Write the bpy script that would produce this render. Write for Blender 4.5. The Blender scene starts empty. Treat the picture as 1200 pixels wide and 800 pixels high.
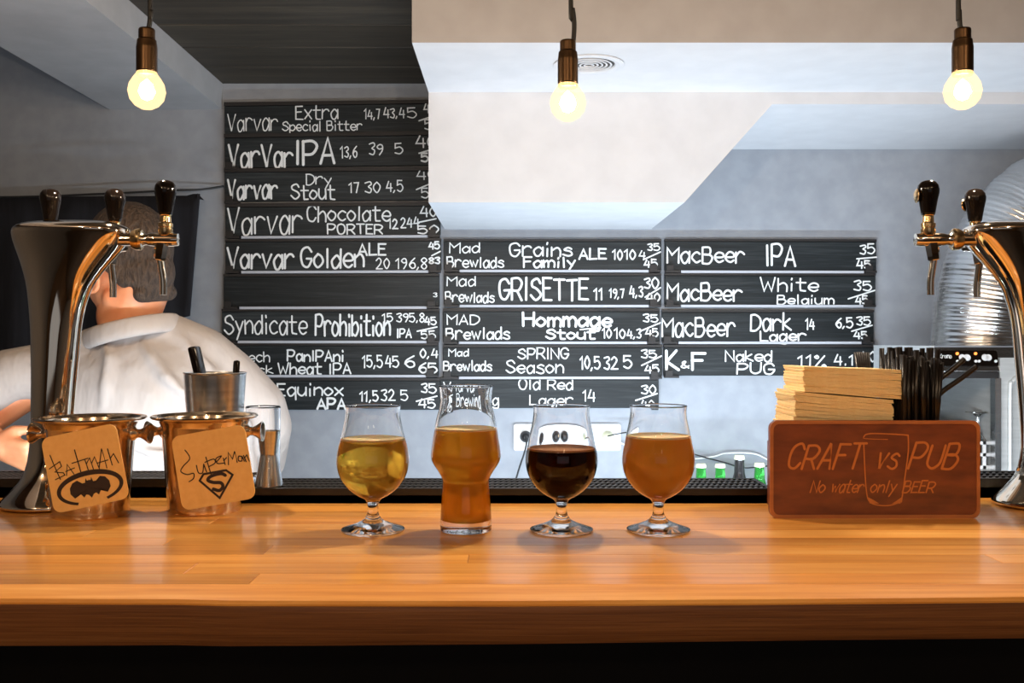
import bpy, bmesh, math, random
from mathutils import Vector, Matrix, Euler
random.seed(7)
C = bpy.context.scene.collection
PI = math.pi
F = 1150.0; CZ = 1.317; BT = 1.10          # focal length in pixels, camera height, bar top height
# ---------------------------------------------------------------- camera
cd = bpy.data.cameras.new('camera'); cam = bpy.data.objects.new('camera', cd); C.objects.link(cam)
cam.location = (0, 0, CZ); cam.rotation_euler = (PI/2, 0, 0)
cd.sensor_width = 36; cd.lens = F/1200*36; cd.clip_start = 0.02
bpy.context.scene.camera = cam
# ---------------------------------------------------------------- world, light, exposure
w = bpy.data.worlds.new('world'); bpy.context.scene.world = w; w.use_nodes = True
w.node_tree.nodes['Background'].inputs[0].default_value = (0.55, 0.62, 0.75, 1)
w.node_tree.nodes['Background'].inputs[1].default_value = 0.3
vs = bpy.context.scene.view_settings
vs.view_transform = 'Standard'; vs.look = 'None'; vs.gamma = 1; vs.use_curve_mapping = False; vs.exposure = 0.0
def area(name, loc, rot, sx, sy, power, col):
    l = bpy.data.lights.new(name, 'AREA'); l.shape = 'RECTANGLE'; l.size = sx; l.size_y = sy
    l.energy = power; l.color = col
    o = bpy.data.objects.new(name, l); C.objects.link(o); o.location = loc; o.rotation_euler = rot
    return o
def point(name, loc, power, col, r=0.03):
    l = bpy.data.lights.new(name, 'POINT'); l.energy = power; l.color = col; l.shadow_soft_size = r
    o = bpy.data.objects.new(name, l); C.objects.link(o); o.location = loc
    return o
# cool work light of the bartender's side, fixed under the rear edge of the bar top
area('work_light', (0.25, 1.50, 1.02), (math.radians(86), 0, 0), 2.2, 0.06, 24, (0.80, 0.90, 1.0))
# cool strip along the front edge of the low back counter, washing the wall from below
area('counter_strip_light', (0.60, 2.46, 0.735), (math.radians(153), 0, 0), 1.6, 0.04, 19, (0.70, 0.85, 1.0))
# warm lamps of the guest side, behind the photographer
WARM = (1.0, 0.72, 0.46)
for x, y, z, p in ((-0.85, 0.1, 1.95, 11), (-0.1, -0.15, 2.0, 11), (0.85, 0.1, 1.95, 11), (0.3, -1.3, 2.0, 2), (-0.6, -1.3, 2.0, 2)):
    point('guest_side_lamp', (x, y, z), p, WARM)
# cool ambient fill added far behind the photographer, no window built there
area('ambient_fill_light', (0.2, -3.3, 1.5), (PI/2, 0, 0), 3.0, 1.2, 3, (0.86, 0.92, 1.0))
BULB_CORE = 3300.0

# ---------------------------------------------------------------- helpers
def P(x, y, Y): return Vector(((x-600)/F*Y, Y, CZ+(400-y)/F*Y))
def obj(name, bm, mat=None, parent=None, smooth=False, loc=None, rot=None):
    if isinstance(bm, bmesh.types.BMesh):
        me = bpy.data.meshes.new(name); bm.to_mesh(me); bm.free()
        if mat: me.materials.append(mat)
        if smooth:
            for p in me.polygons: p.use_smooth = True
            if smooth != 'all':
                try: me.set_sharp_from_angle(angle=math.radians(smooth if smooth is not True else 40))
                except Exception: pass
    else: me = bm
    o = bpy.data.objects.new(name, me); C.objects.link(o)
    if parent: o.parent = parent
    if loc is not None: o.location = loc
    if rot is not None: o.rotation_euler = rot
    return o
def tag(o, label, cat, group=None, kind=None):
    o['label'] = label; o['category'] = cat
    if group: o['group'] = group
    if kind: o['kind'] = kind
    return o
def thing(name, label, cat, loc=(0,0,0), rot=(0,0,0), group=None):
    o = bpy.data.objects.new(name, None); C.objects.link(o); o.location = loc; o.rotation_euler = rot
    o.empty_display_size = 0.05
    return tag(o, label, cat, group)
def struct(name, bm, mat, parent=None, smooth=False):
    o = obj(name, bm, mat, parent, smooth); o['kind'] = 'structure'; return o
def copy_tree(o, parent=None):
    c = o.copy(); C.objects.link(c)
    if parent: c.parent = parent
    for ch in list(o.children): copy_tree(ch, c)
    return c
def new(): return bmesh.new()
def bx(bm, x0, x1, y0, y1, z0, z1, M=None):
    v = [bm.verts.new((x, y, z)) for z in (z0, z1) for x, y in ((x0,y0),(x1,y0),(x1,y1),(x0,y1))]
    if M is not None:
        for q in v: q.co = M @ q.co
    for f in ((3,2,1,0),(4,5,6,7),(0,1,5,4),(1,2,6,5),(2,3,7,6),(3,0,4,7)): bm.faces.new([v[i] for i in f])
    return bm
def bevel(bm, w, seg=2):
    bmesh.ops.bevel(bm, geom=list(bm.edges), offset=w, segments=seg, affect='EDGES', profile=0.5, clamp_overlap=True); return bm
def lathe(bm, prof, seg=32, M=None, closed=False):
    """prof: list of (r, z). r==0 ends are poles. closed: profile loops."""
    rings = []; src = list(prof)+([prof[0]] if closed else []); prof = [src[0]]
    for (r0, z0), (r1, z1) in zip(src, src[1:]):               # holding rings keep long straight walls shaded flat
        L = math.hypot(r1-r0, z1-z0)
        if 0.006 < L < 0.5 and seg > 15:
            for t in (0.0012/L, 1-0.0012/L): prof.append((r0+(r1-r0)*t, z0+(z1-z0)*t))
        prof.append((r1, z1))
    if closed: prof.pop()
    for r, z in prof:
        if r < 1e-7: rings.append([bm.verts.new((0, 0, z))])
        else: rings.append([bm.verts.new((r*math.cos(2*PI*k/seg), r*math.sin(2*PI*k/seg), z)) for k in range(seg)])
    if M is not None:
        for rg in rings:
            for v in rg: v.co = M @ v.co
    prs = list(zip(rings, rings[1:])) + ([(rings[-1], rings[0])] if closed else [])
    for a, b in prs:
        for k in range(seg):
            j = (k+1) % seg
            if len(a) == 1 and len(b) == 1: continue
            if len(a) == 1: bm.faces.new((a[0], b[j], b[k]))
            elif len(b) == 1: bm.faces.new((a[k], a[j], b[0]))
            else: bm.faces.new((a[k], a[j], b[j], b[k]))
    bmesh.ops.recalc_face_normals(bm, faces=bm.faces)
    if bm.calc_volume(signed=True) < 0: bmesh.ops.reverse_faces(bm, faces=bm.faces)
    return bm
def tube(bm, pts, rad, seg=10, cap=True):
    pts = [Vector(p) for p in pts]
    if not hasattr(rad, '__len__'): rad = [rad]*len(pts)
    prev = None; rings = []
    for i, p in enumerate(pts):
        t = (pts[min(i+1, len(pts)-1)] - pts[max(i-1, 0)]).normalized()
        if prev is None:
            u = t.cross(Vector((0, 0, 1)));
            if u.length < 0.05: u = t.cross(Vector((1, 0, 0)))
        else: u = prev - t*prev.dot(t)
        u.normalize(); v = t.cross(u); prev = u
        rings.append([bm.verts.new(p + (u*math.cos(2*PI*k/seg) + v*math.sin(2*PI*k/seg))*rad[i]) for k in range(seg)])
    for a, b in zip(rings, rings[1:]):
        for k in range(seg): bm.faces.new((a[k], a[(k+1)%seg], b[(k+1)%seg], b[k]))
    if cap: bm.faces.new(rings[0][::-1]); bm.faces.new(rings[-1])
    bmesh.ops.recalc_face_normals(bm, faces=bm.faces)
    return bm
def spline(pts, n=6):
    pts = [Vector(p) for p in pts]; out = []
    for i in range(len(pts)-1):
        p0 = pts[max(i-1,0)]; p1 = pts[i]; p2 = pts[i+1]; p3 = pts[min(i+2, len(pts)-1)]
        for k in range(n):
            t = k/n
            out.append(0.5*((2*p1)+(p2-p0)*t+(2*p0-5*p1+4*p2-p3)*t*t+(3*p1-p0-3*p2+p3)*t*t*t))
    out.append(pts[-1]); return out
def rrect(w, h, r, n=5):
    out = []
    for cx, cy, a in ((w/2-r, h/2-r, 0), (-w/2+r, h/2-r, 90), (-w/2+r, -h/2+r, 180), (w/2-r, -h/2+r, 270)):
        for k in range(n+1):
            t = math.radians(a+90*k/n); out.append((cx+r*math.cos(t), cy+r*math.sin(t)))
    return out
def extrude(bm, outline, y0, y1):
    """outline (x,z) polygon counter-clockwise seen from -Y; from y0 (front) to y1."""
    a = [bm.verts.new((x, y0, z)) for x, z in outline]; b = [bm.verts.new((x, y1, z)) for x, z in outline]
    n = len(a); bm.faces.new(a); bm.faces.new(b[::-1])
    for k in range(n): bm.faces.new((a[(k+1)%n], a[k], b[k], b[(k+1)%n]))
    bmesh.ops.recalc_face_normals(bm, faces=bm.faces)
    return bm

# ---------------------------------------------------------------- materials
def mat(name, col=(0.5,0.5,0.5), rough=0.5, metal=0.0, **kw):
    m = bpy.data.materials.new(name); m.use_nodes = True
    b = m.node_tree.nodes['Principled BSDF']
    b.inputs['Base Color'].default_value = (*col, 1); b.inputs['Roughness'].default_value = rough; b.inputs['Metallic'].default_value = metal
    for k, v in kw.items():
        b.inputs[k.replace('_', ' ')].default_value = v
    return m
def nd(m, t, **kw):
    n = m.node_tree.nodes.new(t)
    for k, v in kw.items():
        if k in n.inputs: n.inputs[k].default_value = v
        else: setattr(n, k, v)
    return n
def lk(m, a, b): m.node_tree.links.new(a, b)
def noise_mat(name, c1, c2, scale=(5,5,5), rough=0.5, bump=0.0, detail=4, metal=0, lo=0.35, hi=0.65, nscale=1.0, rr=None, **kw):
    m = mat(name, c1, rough, metal, **kw); b = m.node_tree.nodes['Principled BSDF']
    tc = nd(m, 'ShaderNodeTexCoord'); mp = nd(m, 'ShaderNodeMapping'); mp.inputs['Scale'].default_value = scale
    nz = nd(m, 'ShaderNodeTexNoise'); nz.inputs['Scale'].default_value = nscale; nz.inputs['Detail'].default_value = detail
    cr = nd(m, 'ShaderNodeValToRGB'); cr.color_ramp.elements[0].position = lo; cr.color_ramp.elements[1].position = hi
    cr.color_ramp.elements[0].color = (*c1, 1); cr.color_ramp.elements[1].color = (*c2, 1)
    lk(m, tc.outputs['Object'], mp.inputs['Vector']); lk(m, mp.outputs[0], nz.inputs['Vector'])
    lk(m, nz.outputs['Fac'], cr.inputs[0]); lk(m, cr.outputs[0], b.inputs['Base Color'])
    if bump:
        bp = nd(m, 'ShaderNodeBump'); bp.inputs['Strength'].default_value = bump; bp.inputs['Distance'].default_value = 0.01
        lk(m, nz.outputs['Fac'], bp.inputs['Height']); lk(m, bp.outputs[0], b.inputs['Normal'])
    return m
def wood(name, ca, cb, cc, scale=(1.2, 22, 22), rough=0.3, coat=0.0, bump=0.05, rnd=0.25, grain=1.0, spec=0.5):
    """Long grain along X in object space, with a per-piece offset and tint."""
    m = mat(name, ca, rough); b = m.node_tree.nodes['Principled BSDF']
    b.inputs['Coat Weight'].default_value = coat; b.inputs['Specular IOR Level'].default_value = spec; b.inputs['Coat Roughness'].default_value = 0.12
    tc = nd(m, 'ShaderNodeTexCoord'); oi = nd(m, 'ShaderNodeObjectInfo')
    mul = nd(m, 'ShaderNodeMath', operation='MULTIPLY'); mul.inputs[1].default_value = 37.0
    lk(m, oi.outputs['Random'], mul.inputs[0])
    add = nd(m, 'ShaderNodeVectorMath', operation='ADD'); lk(m, tc.outputs['Object'], add.inputs[0]); lk(m, mul.outputs[0], add.inputs[1])
    mp = nd(m, 'ShaderNodeMapping'); mp.inputs['Scale'].default_value = scale; lk(m, add.outputs[0], mp.inputs['Vector'])
    n1 = nd(m, 'ShaderNodeTexNoise'); n1.inputs['Scale'].default_value = 1.0; n1.inputs['Detail'].default_value = 5; n1.inputs['Distortion'].default_value = 0.6
    lk(m, mp.outputs[0], n1.inputs['Vector'])
    n2 = nd(m, 'ShaderNodeTexNoise'); n2.inputs['Scale'].default_value = 6.0*grain; n2.inputs['Detail'].default_value = 6
    lk(m, mp.outputs[0], n2.inputs['Vector'])
    cr = nd(m, 'ShaderNodeValToRGB'); cr.color_ramp.elements[0].position = 0.3; cr.color_ramp.elements[1].position = 0.72
    cr.color_ramp.elements[0].color = (*cb, 1); cr.color_ramp.elements[1].color = (*cc, 1)
    e = cr.color_ramp.elements.new(0.5); e.color = (*ca, 1)
    mx = nd(m, 'ShaderNodeMath', operation='MULTIPLY_ADD'); mx.inputs[1].default_value = 0.45; lk(m, n2.outputs['Fac'], mx.inputs[0])
    sc = nd(m, 'ShaderNodeMath', operation='MULTIPLY'); sc.inputs[1].default_value = 0.55; lk(m, n1.outputs['Fac'], sc.inputs[0]); lk(m, sc.outputs[0], mx.inputs[2])
    lk(m, mx.outputs[0], cr.inputs[0])
    hs = nd(m, 'ShaderNodeHueSaturation'); vr = nd(m, 'ShaderNodeMapRange'); vr.inputs['To Min'].default_value = 1-rnd; vr.inputs['To Max'].default_value = 1+rnd
    lk(m, oi.outputs['Random'], vr.inputs['Value']); lk(m, vr.outputs[0], hs.inputs['Value']); lk(m, cr.outputs[0], hs.inputs['Color'])
    lk(m, hs.outputs[0], b.inputs['Base Color'])
    bp = nd(m, 'ShaderNodeBump'); bp.inputs['Strength'].default_value = bump; bp.inputs['Distance'].default_value = 0.004
    lk(m, mx.outputs[0], bp.inputs['Height']); lk(m, bp.outputs[0], b.inputs['Normal'])
    return m
def beer_mat(name, col, haze, hcol, rough=0.02):
    m = bpy.data.materials.new(name); m.use_nodes = True; nt = m.node_tree; nt.nodes.clear()
    out = nd(m, 'ShaderNodeOutputMaterial'); g = nd(m, 'ShaderNodeBsdfGlass'); g.inputs['Color'].default_value = (*col, 1); g.inputs['Roughness'].default_value = rough; g.inputs['IOR'].default_value = 1.34
    t = nd(m, 'ShaderNodeBsdfTranslucent'); t.inputs['Color'].default_value = (*hcol, 1)
    d = nd(m, 'ShaderNodeBsdfDiffuse'); d.inputs['Color'].default_value = (*hcol, 1)
    a = nd(m, 'ShaderNodeMixShader'); a.inputs[0].default_value = 0.38; lk(m, t.outputs[0], a.inputs[1]); lk(m, d.outputs[0], a.inputs[2])
    s = nd(m, 'ShaderNodeMixShader'); s.inputs[0].default_value = haze; lk(m, g.outputs[0], s.inputs[1]); lk(m, a.outputs[0], s.inputs[2])
    lk(m, s.outputs[0], out.inputs['Surface']); return m
def emit(name, col, s):
    m = bpy.data.materials.new(name); m.use_nodes = True; nt = m.node_tree; nt.nodes.clear()
    out = nd(m, 'ShaderNodeOutputMaterial'); e = nd(m, 'ShaderNodeEmission'); e.inputs[0].default_value = (*col, 1); e.inputs[1].default_value = s
    lk(m, e.outputs[0], out.inputs[0]); return m

M_wall = noise_mat('wall_paint', (0.29,0.31,0.345), (0.335,0.355,0.39), (3,3,3), 0.75, 0.10, nscale=6, detail=8)
M_box = noise_mat('plaster', (0.60,0.60,0.615), (0.64,0.64,0.655), (3,3,3), 0.8, 0.06, nscale=5, detail=8)
M_beam = noise_mat('beam_paint', (0.40,0.395,0.40), (0.44,0.435,0.44), (3,3,3), 0.8, 0.06, nscale=5, detail=8)
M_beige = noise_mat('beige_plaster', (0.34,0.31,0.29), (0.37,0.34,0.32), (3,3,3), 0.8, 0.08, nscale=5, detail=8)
M_wallL = noise_mat('grey_paint', (0.20,0.20,0.21), (0.23,0.23,0.24), (3,3,3), 0.8, 0.08, nscale=6)
M_plank = wood('ceiling_wood', (0.032,0.025,0.017), (0.016,0.012,0.008), (0.060,0.047,0.030), (1.5, 30, 30), 0.65, rnd=0.35)
M_dark = noise_mat('dark_room', (0.12,0.075,0.045), (0.18,0.115,0.07), (1,1,1), 0.8)
M_floor = noise_mat('dark_floor', (0.06,0.045,0.035), (0.09,0.07,0.05), (2,2,2), 0.5)
M_bar = wood('varnished_pine', (0.80,0.35,0.065), (0.58,0.20,0.028), (0.95,0.54,0.16), (1.1, 16, 16), 0.34, coat=0.30, bump=0.02, rnd=0.24)
M_barf = wood('pine_front_stave', (0.76,0.32,0.06), (0.56,0.19,0.026), (0.92,0.50,0.14), (1.1, 16, 16), 0.55, coat=0.0, bump=0.02, rnd=0.1, spec=0.25)
M_edge_shade = wood('pine_edge_shade', (0.20,0.072,0.020), (0.085,0.028,0.007), (0.30,0.125,0.038), (2.0, 20, 130), 0.45, coat=0.1, bump=0.15, rnd=0.1)
M_black = noise_mat('black_panel', (0.010,0.008,0.007), (0.018,0.014,0.011), (4,4,4), 0.6)
M_board = wood('black_board', (0.013,0.017,0.019), (0.006,0.008,0.009), (0.040,0.047,0.050), (2.0, 60, 60), 0.45, bump=0.12, rnd=0.2, spec=0.28)
M_ledge = mat('pale_ledge', (0.45,0.46,0.50), 0.5)
M_rail = mat('black_rail', (0.012,0.010,0.010), 0.5)
M_chalk = noise_mat('chalk_marker', (0.62,0.63,0.62), (0.85,0.86,0.85), (1,1,1), 0.9, nscale=900, lo=0.3, hi=0.5)
M_chrome = mat('chrome', (0.84,0.73,0.60), 0.07, 1.0)
M_brass = mat('brass', (0.80,0.55,0.28), 0.18, 1.0)
M_bar_tinted_steel = noise_mat('bucket_steel', (0.66,0.53,0.39), (0.74,0.60,0.45), (1,1,12), 0.16, metal=1.0, nscale=8)  # steel tinted warm, the orange bar's reflection put into its colour
M_steel = noise_mat('brushed_steel', (0.60,0.60,0.60), (0.72,0.72,0.72), (2,2,60), 0.25, metal=1.0, nscale=4)
M_cab = noise_mat('cabinet_steel', (0.52,0.54,0.54), (0.60,0.62,0.62), (3,3,40), 0.4, metal=0.35, nscale=3)
M_knob = mat('black_bakelite', (0.006,0.004,0.003), 0.10, IOR=1.38)
M_glass = mat('clear_glass', (1,1,1), 0.0, Transmission_Weight=1.0, IOR=1.47)
M_beer1 = beer_mat('golden_beer', (1.0,0.76,0.24), 0.30, (1.0,0.62,0.12))
M_beer2 = beer_mat('amber_beer', (1.0,0.66,0.16), 0.60, (1.0,0.50,0.05), 0.06)
M_beer3 = beer_mat('stout_beer', (0.10,0.022,0.006), 0.10, (0.02,0.006,0.002))
M_beer4 = beer_mat('wheat_beer', (1.0,0.66,0.20), 0.78, (1.0,0.52,0.10), 0.1)
M_foam = mat('pale_foam', (0.93,0.72,0.42), 0.8, Subsurface_Weight=0.3, Subsurface_Radius=(0.01,0.006,0.003))
M_foam2 = mat('tan_foam', (0.36,0.15,0.05), 0.8)
M_coaster = noise_mat('coaster_board', (0.90,0.52,0.17), (0.94,0.57,0.20), (1,1,1), 0.85, 0.05, nscale=120)
M_ink = mat('marker_ink', (0.03,0.015,0.012), 0.6)
M_sign = noise_mat('stained_sign_wood', (0.13,0.034,0.014), (0.27,0.072,0.022), (9,9,30), 0.42, 0.1, nscale=2, lo=0.3, hi=0.7, detail=7, Coat_Weight=0.2)
M_carve = mat('carved_wood', (0.62,0.20,0.045), 0.5)
M_napkin = noise_mat('napkin_paper', (0.96,0.72,0.36), (0.99,0.78,0.43), (1,1,1), 0.9, 0.2, nscale=200, Subsurface_Weight=0.15, Subsurface_Radius=(0.01,0.006,0.003))
M_straw = mat('black_straw', (0.010,0.007,0.006), 0.32)
M_shirt = noise_mat('shirt_cotton', (0.33,0.29,0.265), (0.36,0.32,0.295), (1.6,1.6,0.7), 0.9, 1.0, nscale=11, detail=3)
M_trouser = mat('dark_trousers', (0.02,0.02,0.025), 0.9)
M_skin = noise_mat('skin', (0.60,0.22,0.10), (0.68,0.29,0.14), (1,1,1), 0.5, nscale=25, Subsurface_Weight=0.12, Subsurface_Radius=(0.02,0.008,0.004))
M_hair = noise_mat('short_brown_hair', (0.022,0.013,0.008), (0.060,0.036,0.022), (1,1,0.35), 0.75, 1.0, nscale=170, detail=5)
M_curtain = noise_mat('black_cloth', (0.006,0.006,0.009), (0.012,0.012,0.017), (30,30,3), 0.9, nscale=2)
M_rubber = mat('black_rubber', (0.010,0.009,0.009), 0.35)
M_rib = mat('rubber_rib', (0.045,0.042,0.04), 0.45)
M_duct = mat('foil_duct', (0.62,0.61,0.60), 0.24, 1.0)
M_white = mat('white_plastic', (0.82,0.83,0.84), 0.35)
M_cable = mat('black_cable', (0.015,0.015,0.015), 0.5)
M_wcable = mat('white_cable', (0.8,0.8,0.8), 0.5)
M_gglass = mat('green_glass', (0.06,0.42,0.07), 0.05, Transmission_Weight=0.75, IOR=1.5)
M_bglass = mat('dark_glass', (0.02,0.018,0.018), 0.08)
M_cap = mat('pale_cap', (0.78,0.80,0.55), 0.4)
M_bulbglass = bpy.data.materials.new('bulb_glass')
def _bulb(m):
    m.use_nodes = True; m.node_tree.nodes.clear()
    out = nd(m, 'ShaderNodeOutputMaterial'); tr = nd(m, 'ShaderNodeBsdfTransparent'); e = nd(m, 'ShaderNodeEmission')
    tr.inputs[0].default_value = (1, 0.97, 0.9, 1); e.inputs[0].default_value = (1.0, 0.68, 0.32, 1); e.inputs[1].default_value = 2.4
    s = nd(m, 'ShaderNodeMixShader'); s.inputs[0].default_value = 0.45
    lk(m, tr.outputs[0], s.inputs[1]); lk(m, e.outputs[0], s.inputs[2]); lk(m, s.outputs[0], out.inputs[0])
_bulb(M_bulbglass)
M_filament = emit('glowing_filament', (1.0, 0.83, 0.67), BULB_CORE)
M_socket = mat('bronze_socket', (0.09,0.05,0.024), 0.34, 0.9)
M_led = emit('indicator_lamp', (1.0, 0.25, 0.05), 3)

# ---------------------------------------------------------------- the setting
XW = 2.4
H1 = CZ+0.80; H2 = CZ+0.627; H3 = CZ+0.35; H4 = CZ+0.597; HB = CZ+0.72
YW = 3.05; BX = -0.21
struct('floor', bx(new(), -XW, XW, -3.5, YW, -0.1, 0), M_floor)
struct('wall_back', bx(new(), -XW, XW, YW, YW+0.1, 0, 2.7), M_wall)
struct('wall_left', bx(new(), -XW-0.1, -XW, -3.5, YW, 0, 2.7), M_wallL)
struct('wall_right', bx(new(), XW, XW+0.1, -3.5, YW, 0, 2.7), M_wallL)
struct('wall_front', bx(new(), -XW, XW, -3.6, -3.5, 0, 2.7), M_dark)
ceil = struct('ceiling', bx(new(), -0.9, XW, -3.5, YW, H1+0.015, H1+0.1), M_dark)
bx_ = new(); bx(bx_, -XW, -1.25, -3.5, YW, 2.6, 2.7); struct('ceiling', bx_, M_dark)
yy = YW
while yy > 0.4:                                                        # dark ceiling boards, running along the wall
    xs = [-0.9, XW] if yy < 2.0 else [-0.9, BX+0.02]
    b = bx(new(), xs[0], xs[1], yy-0.187, yy-0.003, H1, H1+0.014)
    bevel(b, 0.002, 1); me = obj('plank', b, M_plank, ceil)
    yy -= 0.19
# left ceiling beam
struct('trim_1', bx(new(), -1.25, -0.9, -3.5, YW, HB, 2.7), M_beam)
# boxed-in soffit over the boards: deep upper part, stepped drop towards the wall
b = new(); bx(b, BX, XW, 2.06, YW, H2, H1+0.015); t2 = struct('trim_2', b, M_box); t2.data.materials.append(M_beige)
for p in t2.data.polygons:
    if p.normal.y < -0.9: p.material_index = 1          # the upright face towards the bar takes the darker beige
b = new()
out = [(BX, H3), (0.434, H3), (0.655, H4), (XW, H4), (XW, H2), (BX, H2)]
extrude(b, out, 2.47, YW); struct('trim_3', b, M_box)

# ceiling vent
v = thing('ceiling_vent', 'round slatted air vent set in the white soffit behind the middle bulb', 'vent', (0.174, 2.22, H2))
obj('recess', lathe(new(), [(0, -0.0005), (0.060, -0.0005), (0.060, 0.0)], 32), M_rail, v)
prof = [(0.079, -0.0005), (0.080, -0.003), (0.070, -0.0045), (0.060, -0.003), (0.058, -0.0005)]
obj('outer_ring', lathe(new(), prof, 48), M_box, v, True)
for r in (0.050, 0.040, 0.030, 0.020, 0.010):
    obj('vane', lathe(new(), [(r+0.0015, -0.001), (r+0.0025, -0.0030), (r-0.0015, -0.0034), (r-0.0020, -0.001)], 40, closed=True), M_box, v, True)

# ---------------------------------------------------------------- bar counter
bar = thing('bar_counter', 'long varnished wooden bar counter with a thick curved front edge', 'bar counter', (0, 1.1, 0))
BL, BR = -1.9, 1.9
def front_y(X):
    k = X/0.43
    return 0.824 + 0.010*k*k*0.35 + max(0, k)*0.009 + (0.004 if k < -0.6 else 0)
def stave(x0, x1, y0, y1, m=None):
    b = bx(new(), x0-(x0+x1)/2, x1-(x0+x1)/2, y0-(y0+y1)/2, y1-(y0+y1)/2, -0.0195, 0.0195)
    bevel(b, 0.0004, 1)
    obj('stave', b, m or M_bar, bar, loc=((x0+x1)/2, (y0+y1)/2-1.1, BT-0.0195))
rows = [0.878, 0.918, 0.962, 1.0, 1.045, 1.085, 1.13, 1.17, 1.212, 1.255, 1.295, 1.34, 1.385, 1.44]
random.seed(11)
for i in range(len(rows)-1):
    x = BL - random.random()*0.5
    while x < BR:
        L = random.uniform(0.5, 1.1)
        stave(max(x, BL), min(x+L-0.0004, BR), rows[i], rows[i+1]-0.0003); x += L
        if x > BR-0.08: break
# front stave with the bowed face
b = new(); n = 80; ring = []
for i in range(n+1):
    X = BL+(BR-BL)*i/n; fy = front_y(X); sec = []
    bz = 0.003*math.sin(X*3.1+0.6)
    for (dy, z) in ((0.0, -0.033+bz), (0.003, -0.039+bz)): pass
    sec = [(0.8777, 0.0), (fy+0.006, 0.0), (fy+0.0018, -0.0012), (fy, -0.004), (fy+0.001, -0.018), (fy-0.0005, -0.032+bz), (fy+0.003, -0.039+bz), (fy+0.01, -0.0415+bz), (0.8777, -0.0415)]
    ring.append([b.verts.new((X, y-1.1, z)) for y, z in sec])
for a, c in zip(ring, ring[1:]):
    for k in range(len(a)): b.faces.new((a[k], a[(k+1)%len(a)], c[(k+1)%len(a)], c[k]))
b.faces.new(ring[0]); b.faces.new(ring[-1][::-1]); bmesh.ops.recalc_face_normals(b, faces=b.faces)
obj('front_stave', b, M_barf, bar, 25, loc=(0, 0, BT))
# strip over the bowed face, the unlit front put into its darker pine
b = new(); ring = []
for i in range(n+1):
    X = BL+(BR-BL)*i/n; fy = front_y(X); bz = 0.003*math.sin(X*3.1+0.6)
    sec = [(fy+0.004, -0.005), (fy-0.0010, -0.0056), (fy-0.0020, -0.010), (fy-0.0015, -0.020), (fy-0.0024, -0.032+bz), (fy-0.0008, -0.0385+bz), (fy+0.004, -0.0395+bz)]
    ring.append([b.verts.new((X, y-1.1, z)) for y, z in sec])
for a, c in zip(ring, ring[1:]):
    for k in range(len(a)): b.faces.new((a[k], a[(k+1)%len(a)], c[(k+1)%len(a)], c[k]))
b.faces.new(ring[0]); b.faces.new(ring[-1][::-1]); bmesh.ops.recalc_face_normals(b, faces=b.faces)
obj('shaded_edge_strip', b, M_edge_shade, bar, 30, loc=(0, 0, BT))
obj('front_panel', bx(new(), BL, BR, -0.13, -0.10, 0, BT-0.042), M_black, bar)
obj('rear_panel', bx(new(), BL, BR, 0.30, 0.32, 0, BT-0.040), M_black, bar)

# back counter under the boards
bc = thing('back_counter', 'dark low counter along the wall behind the bartender', 'counter', (0, 2.78, 0))
obj('counter_top', bx(new(), -2.3, 2.3, -0.25, 0.26, 0.69, 0.72), M_black, bc)
obj('cabinet_body', bx(new(), -2.3, 2.3, -0.22, 0.26, 0, 0.69), M_black, bc)

# ---------------------------------------------------------------- handwriting: a stroke alphabet of our own
G = {
'A':(6,["003960","1353"]),'B':(6,["0009","~0949574505","~0545634000"]),'C':(6,["~67491805114062"]),'D':(6,["0009","~093967633000"]),
'E':(5,["59090050","0545"]),'F':(5,["590900","0545"]),'G':(6,["~67491805114063","636434"]),'H':(6,["0009","6069","0565"]),'I':(2,["1019"]),
'K':(6,["0009","590460"]),'L':(5,["090050"]),'M':(7,["0009357970"]),'N':(6,["00096069"]),'O':(6,["~391805113051655839"]),
'P':(6,["0009","~0949674404"]),'R':(6,["0009","~0949674404","3460"]),'S':(6,["~674918163554623002"]),'T':(6,["0969","3930"]),
'U':(6,["~09031130516369"]),'V':(6,["093069"]),'W':(8,["0920466089"]),'X':(6,["0960","0069"]),
'a':(5,["~54361503103053","5650"]),'b':(5,["0900","~043654523001"]),'c':(5,["~55361503113051"]),'d':(5,["~54361503103053","5950"]),
'e':(5,["~035355361503113051"]),'f':(5,["~58392720","0545"]),'g':(5,["~54361503103053","~565b3c0b"]),'h':(5,["0900","~04365450"]),
'i':(2,["1510","1819"]),'k':(5,["0900","460350"]),'l':(2,["1910"]),'m':(7,["0600","~04263430","~34567470"]),'n':(5,["0600","~04365450"]),
'o':(5,["~2604022041534526"]),'p':(5,["060c","~043654523001"]),'q':(5,["~54361503103053","565c"]),'r':(5,["0600","~04264655"]),
's':(5,["~5536151443513001"]),'t':(5,["~29213050","0656"]),'u':(5,["~0602204153","5650"]),'v':(5,["062056"]),'w':(7,["0620355076"]),
'x':(5,["0650","0056"]),'y':(5,["561c","0631"]),'z':(5,["06560050"]),
'0':(4,["~29060320434629"]),'1':(3,["072920"]),'2':(5,["~0729473400","0050"]),'3':(4,["~08394725433001"]),'4':(5,["290353","4740"]),
'5':(5,["490905","~0536533001"]),'6':(4,["~4916032041442503"]),'7':(4,["094920"]),'8':(4,["~250729472502204225"]),'9':(4,["~46250729484420"]),
',':(2,["110a"]),'.':(2,["1011"]),'%':(6,["0059","~1908172819","~5241506152"]),'&':(6,["~5016293814022053"]),' ':(3,[]),
}
YV = {'a':-1,'b':-2,'c':-3}
LIFT = [0]
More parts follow.
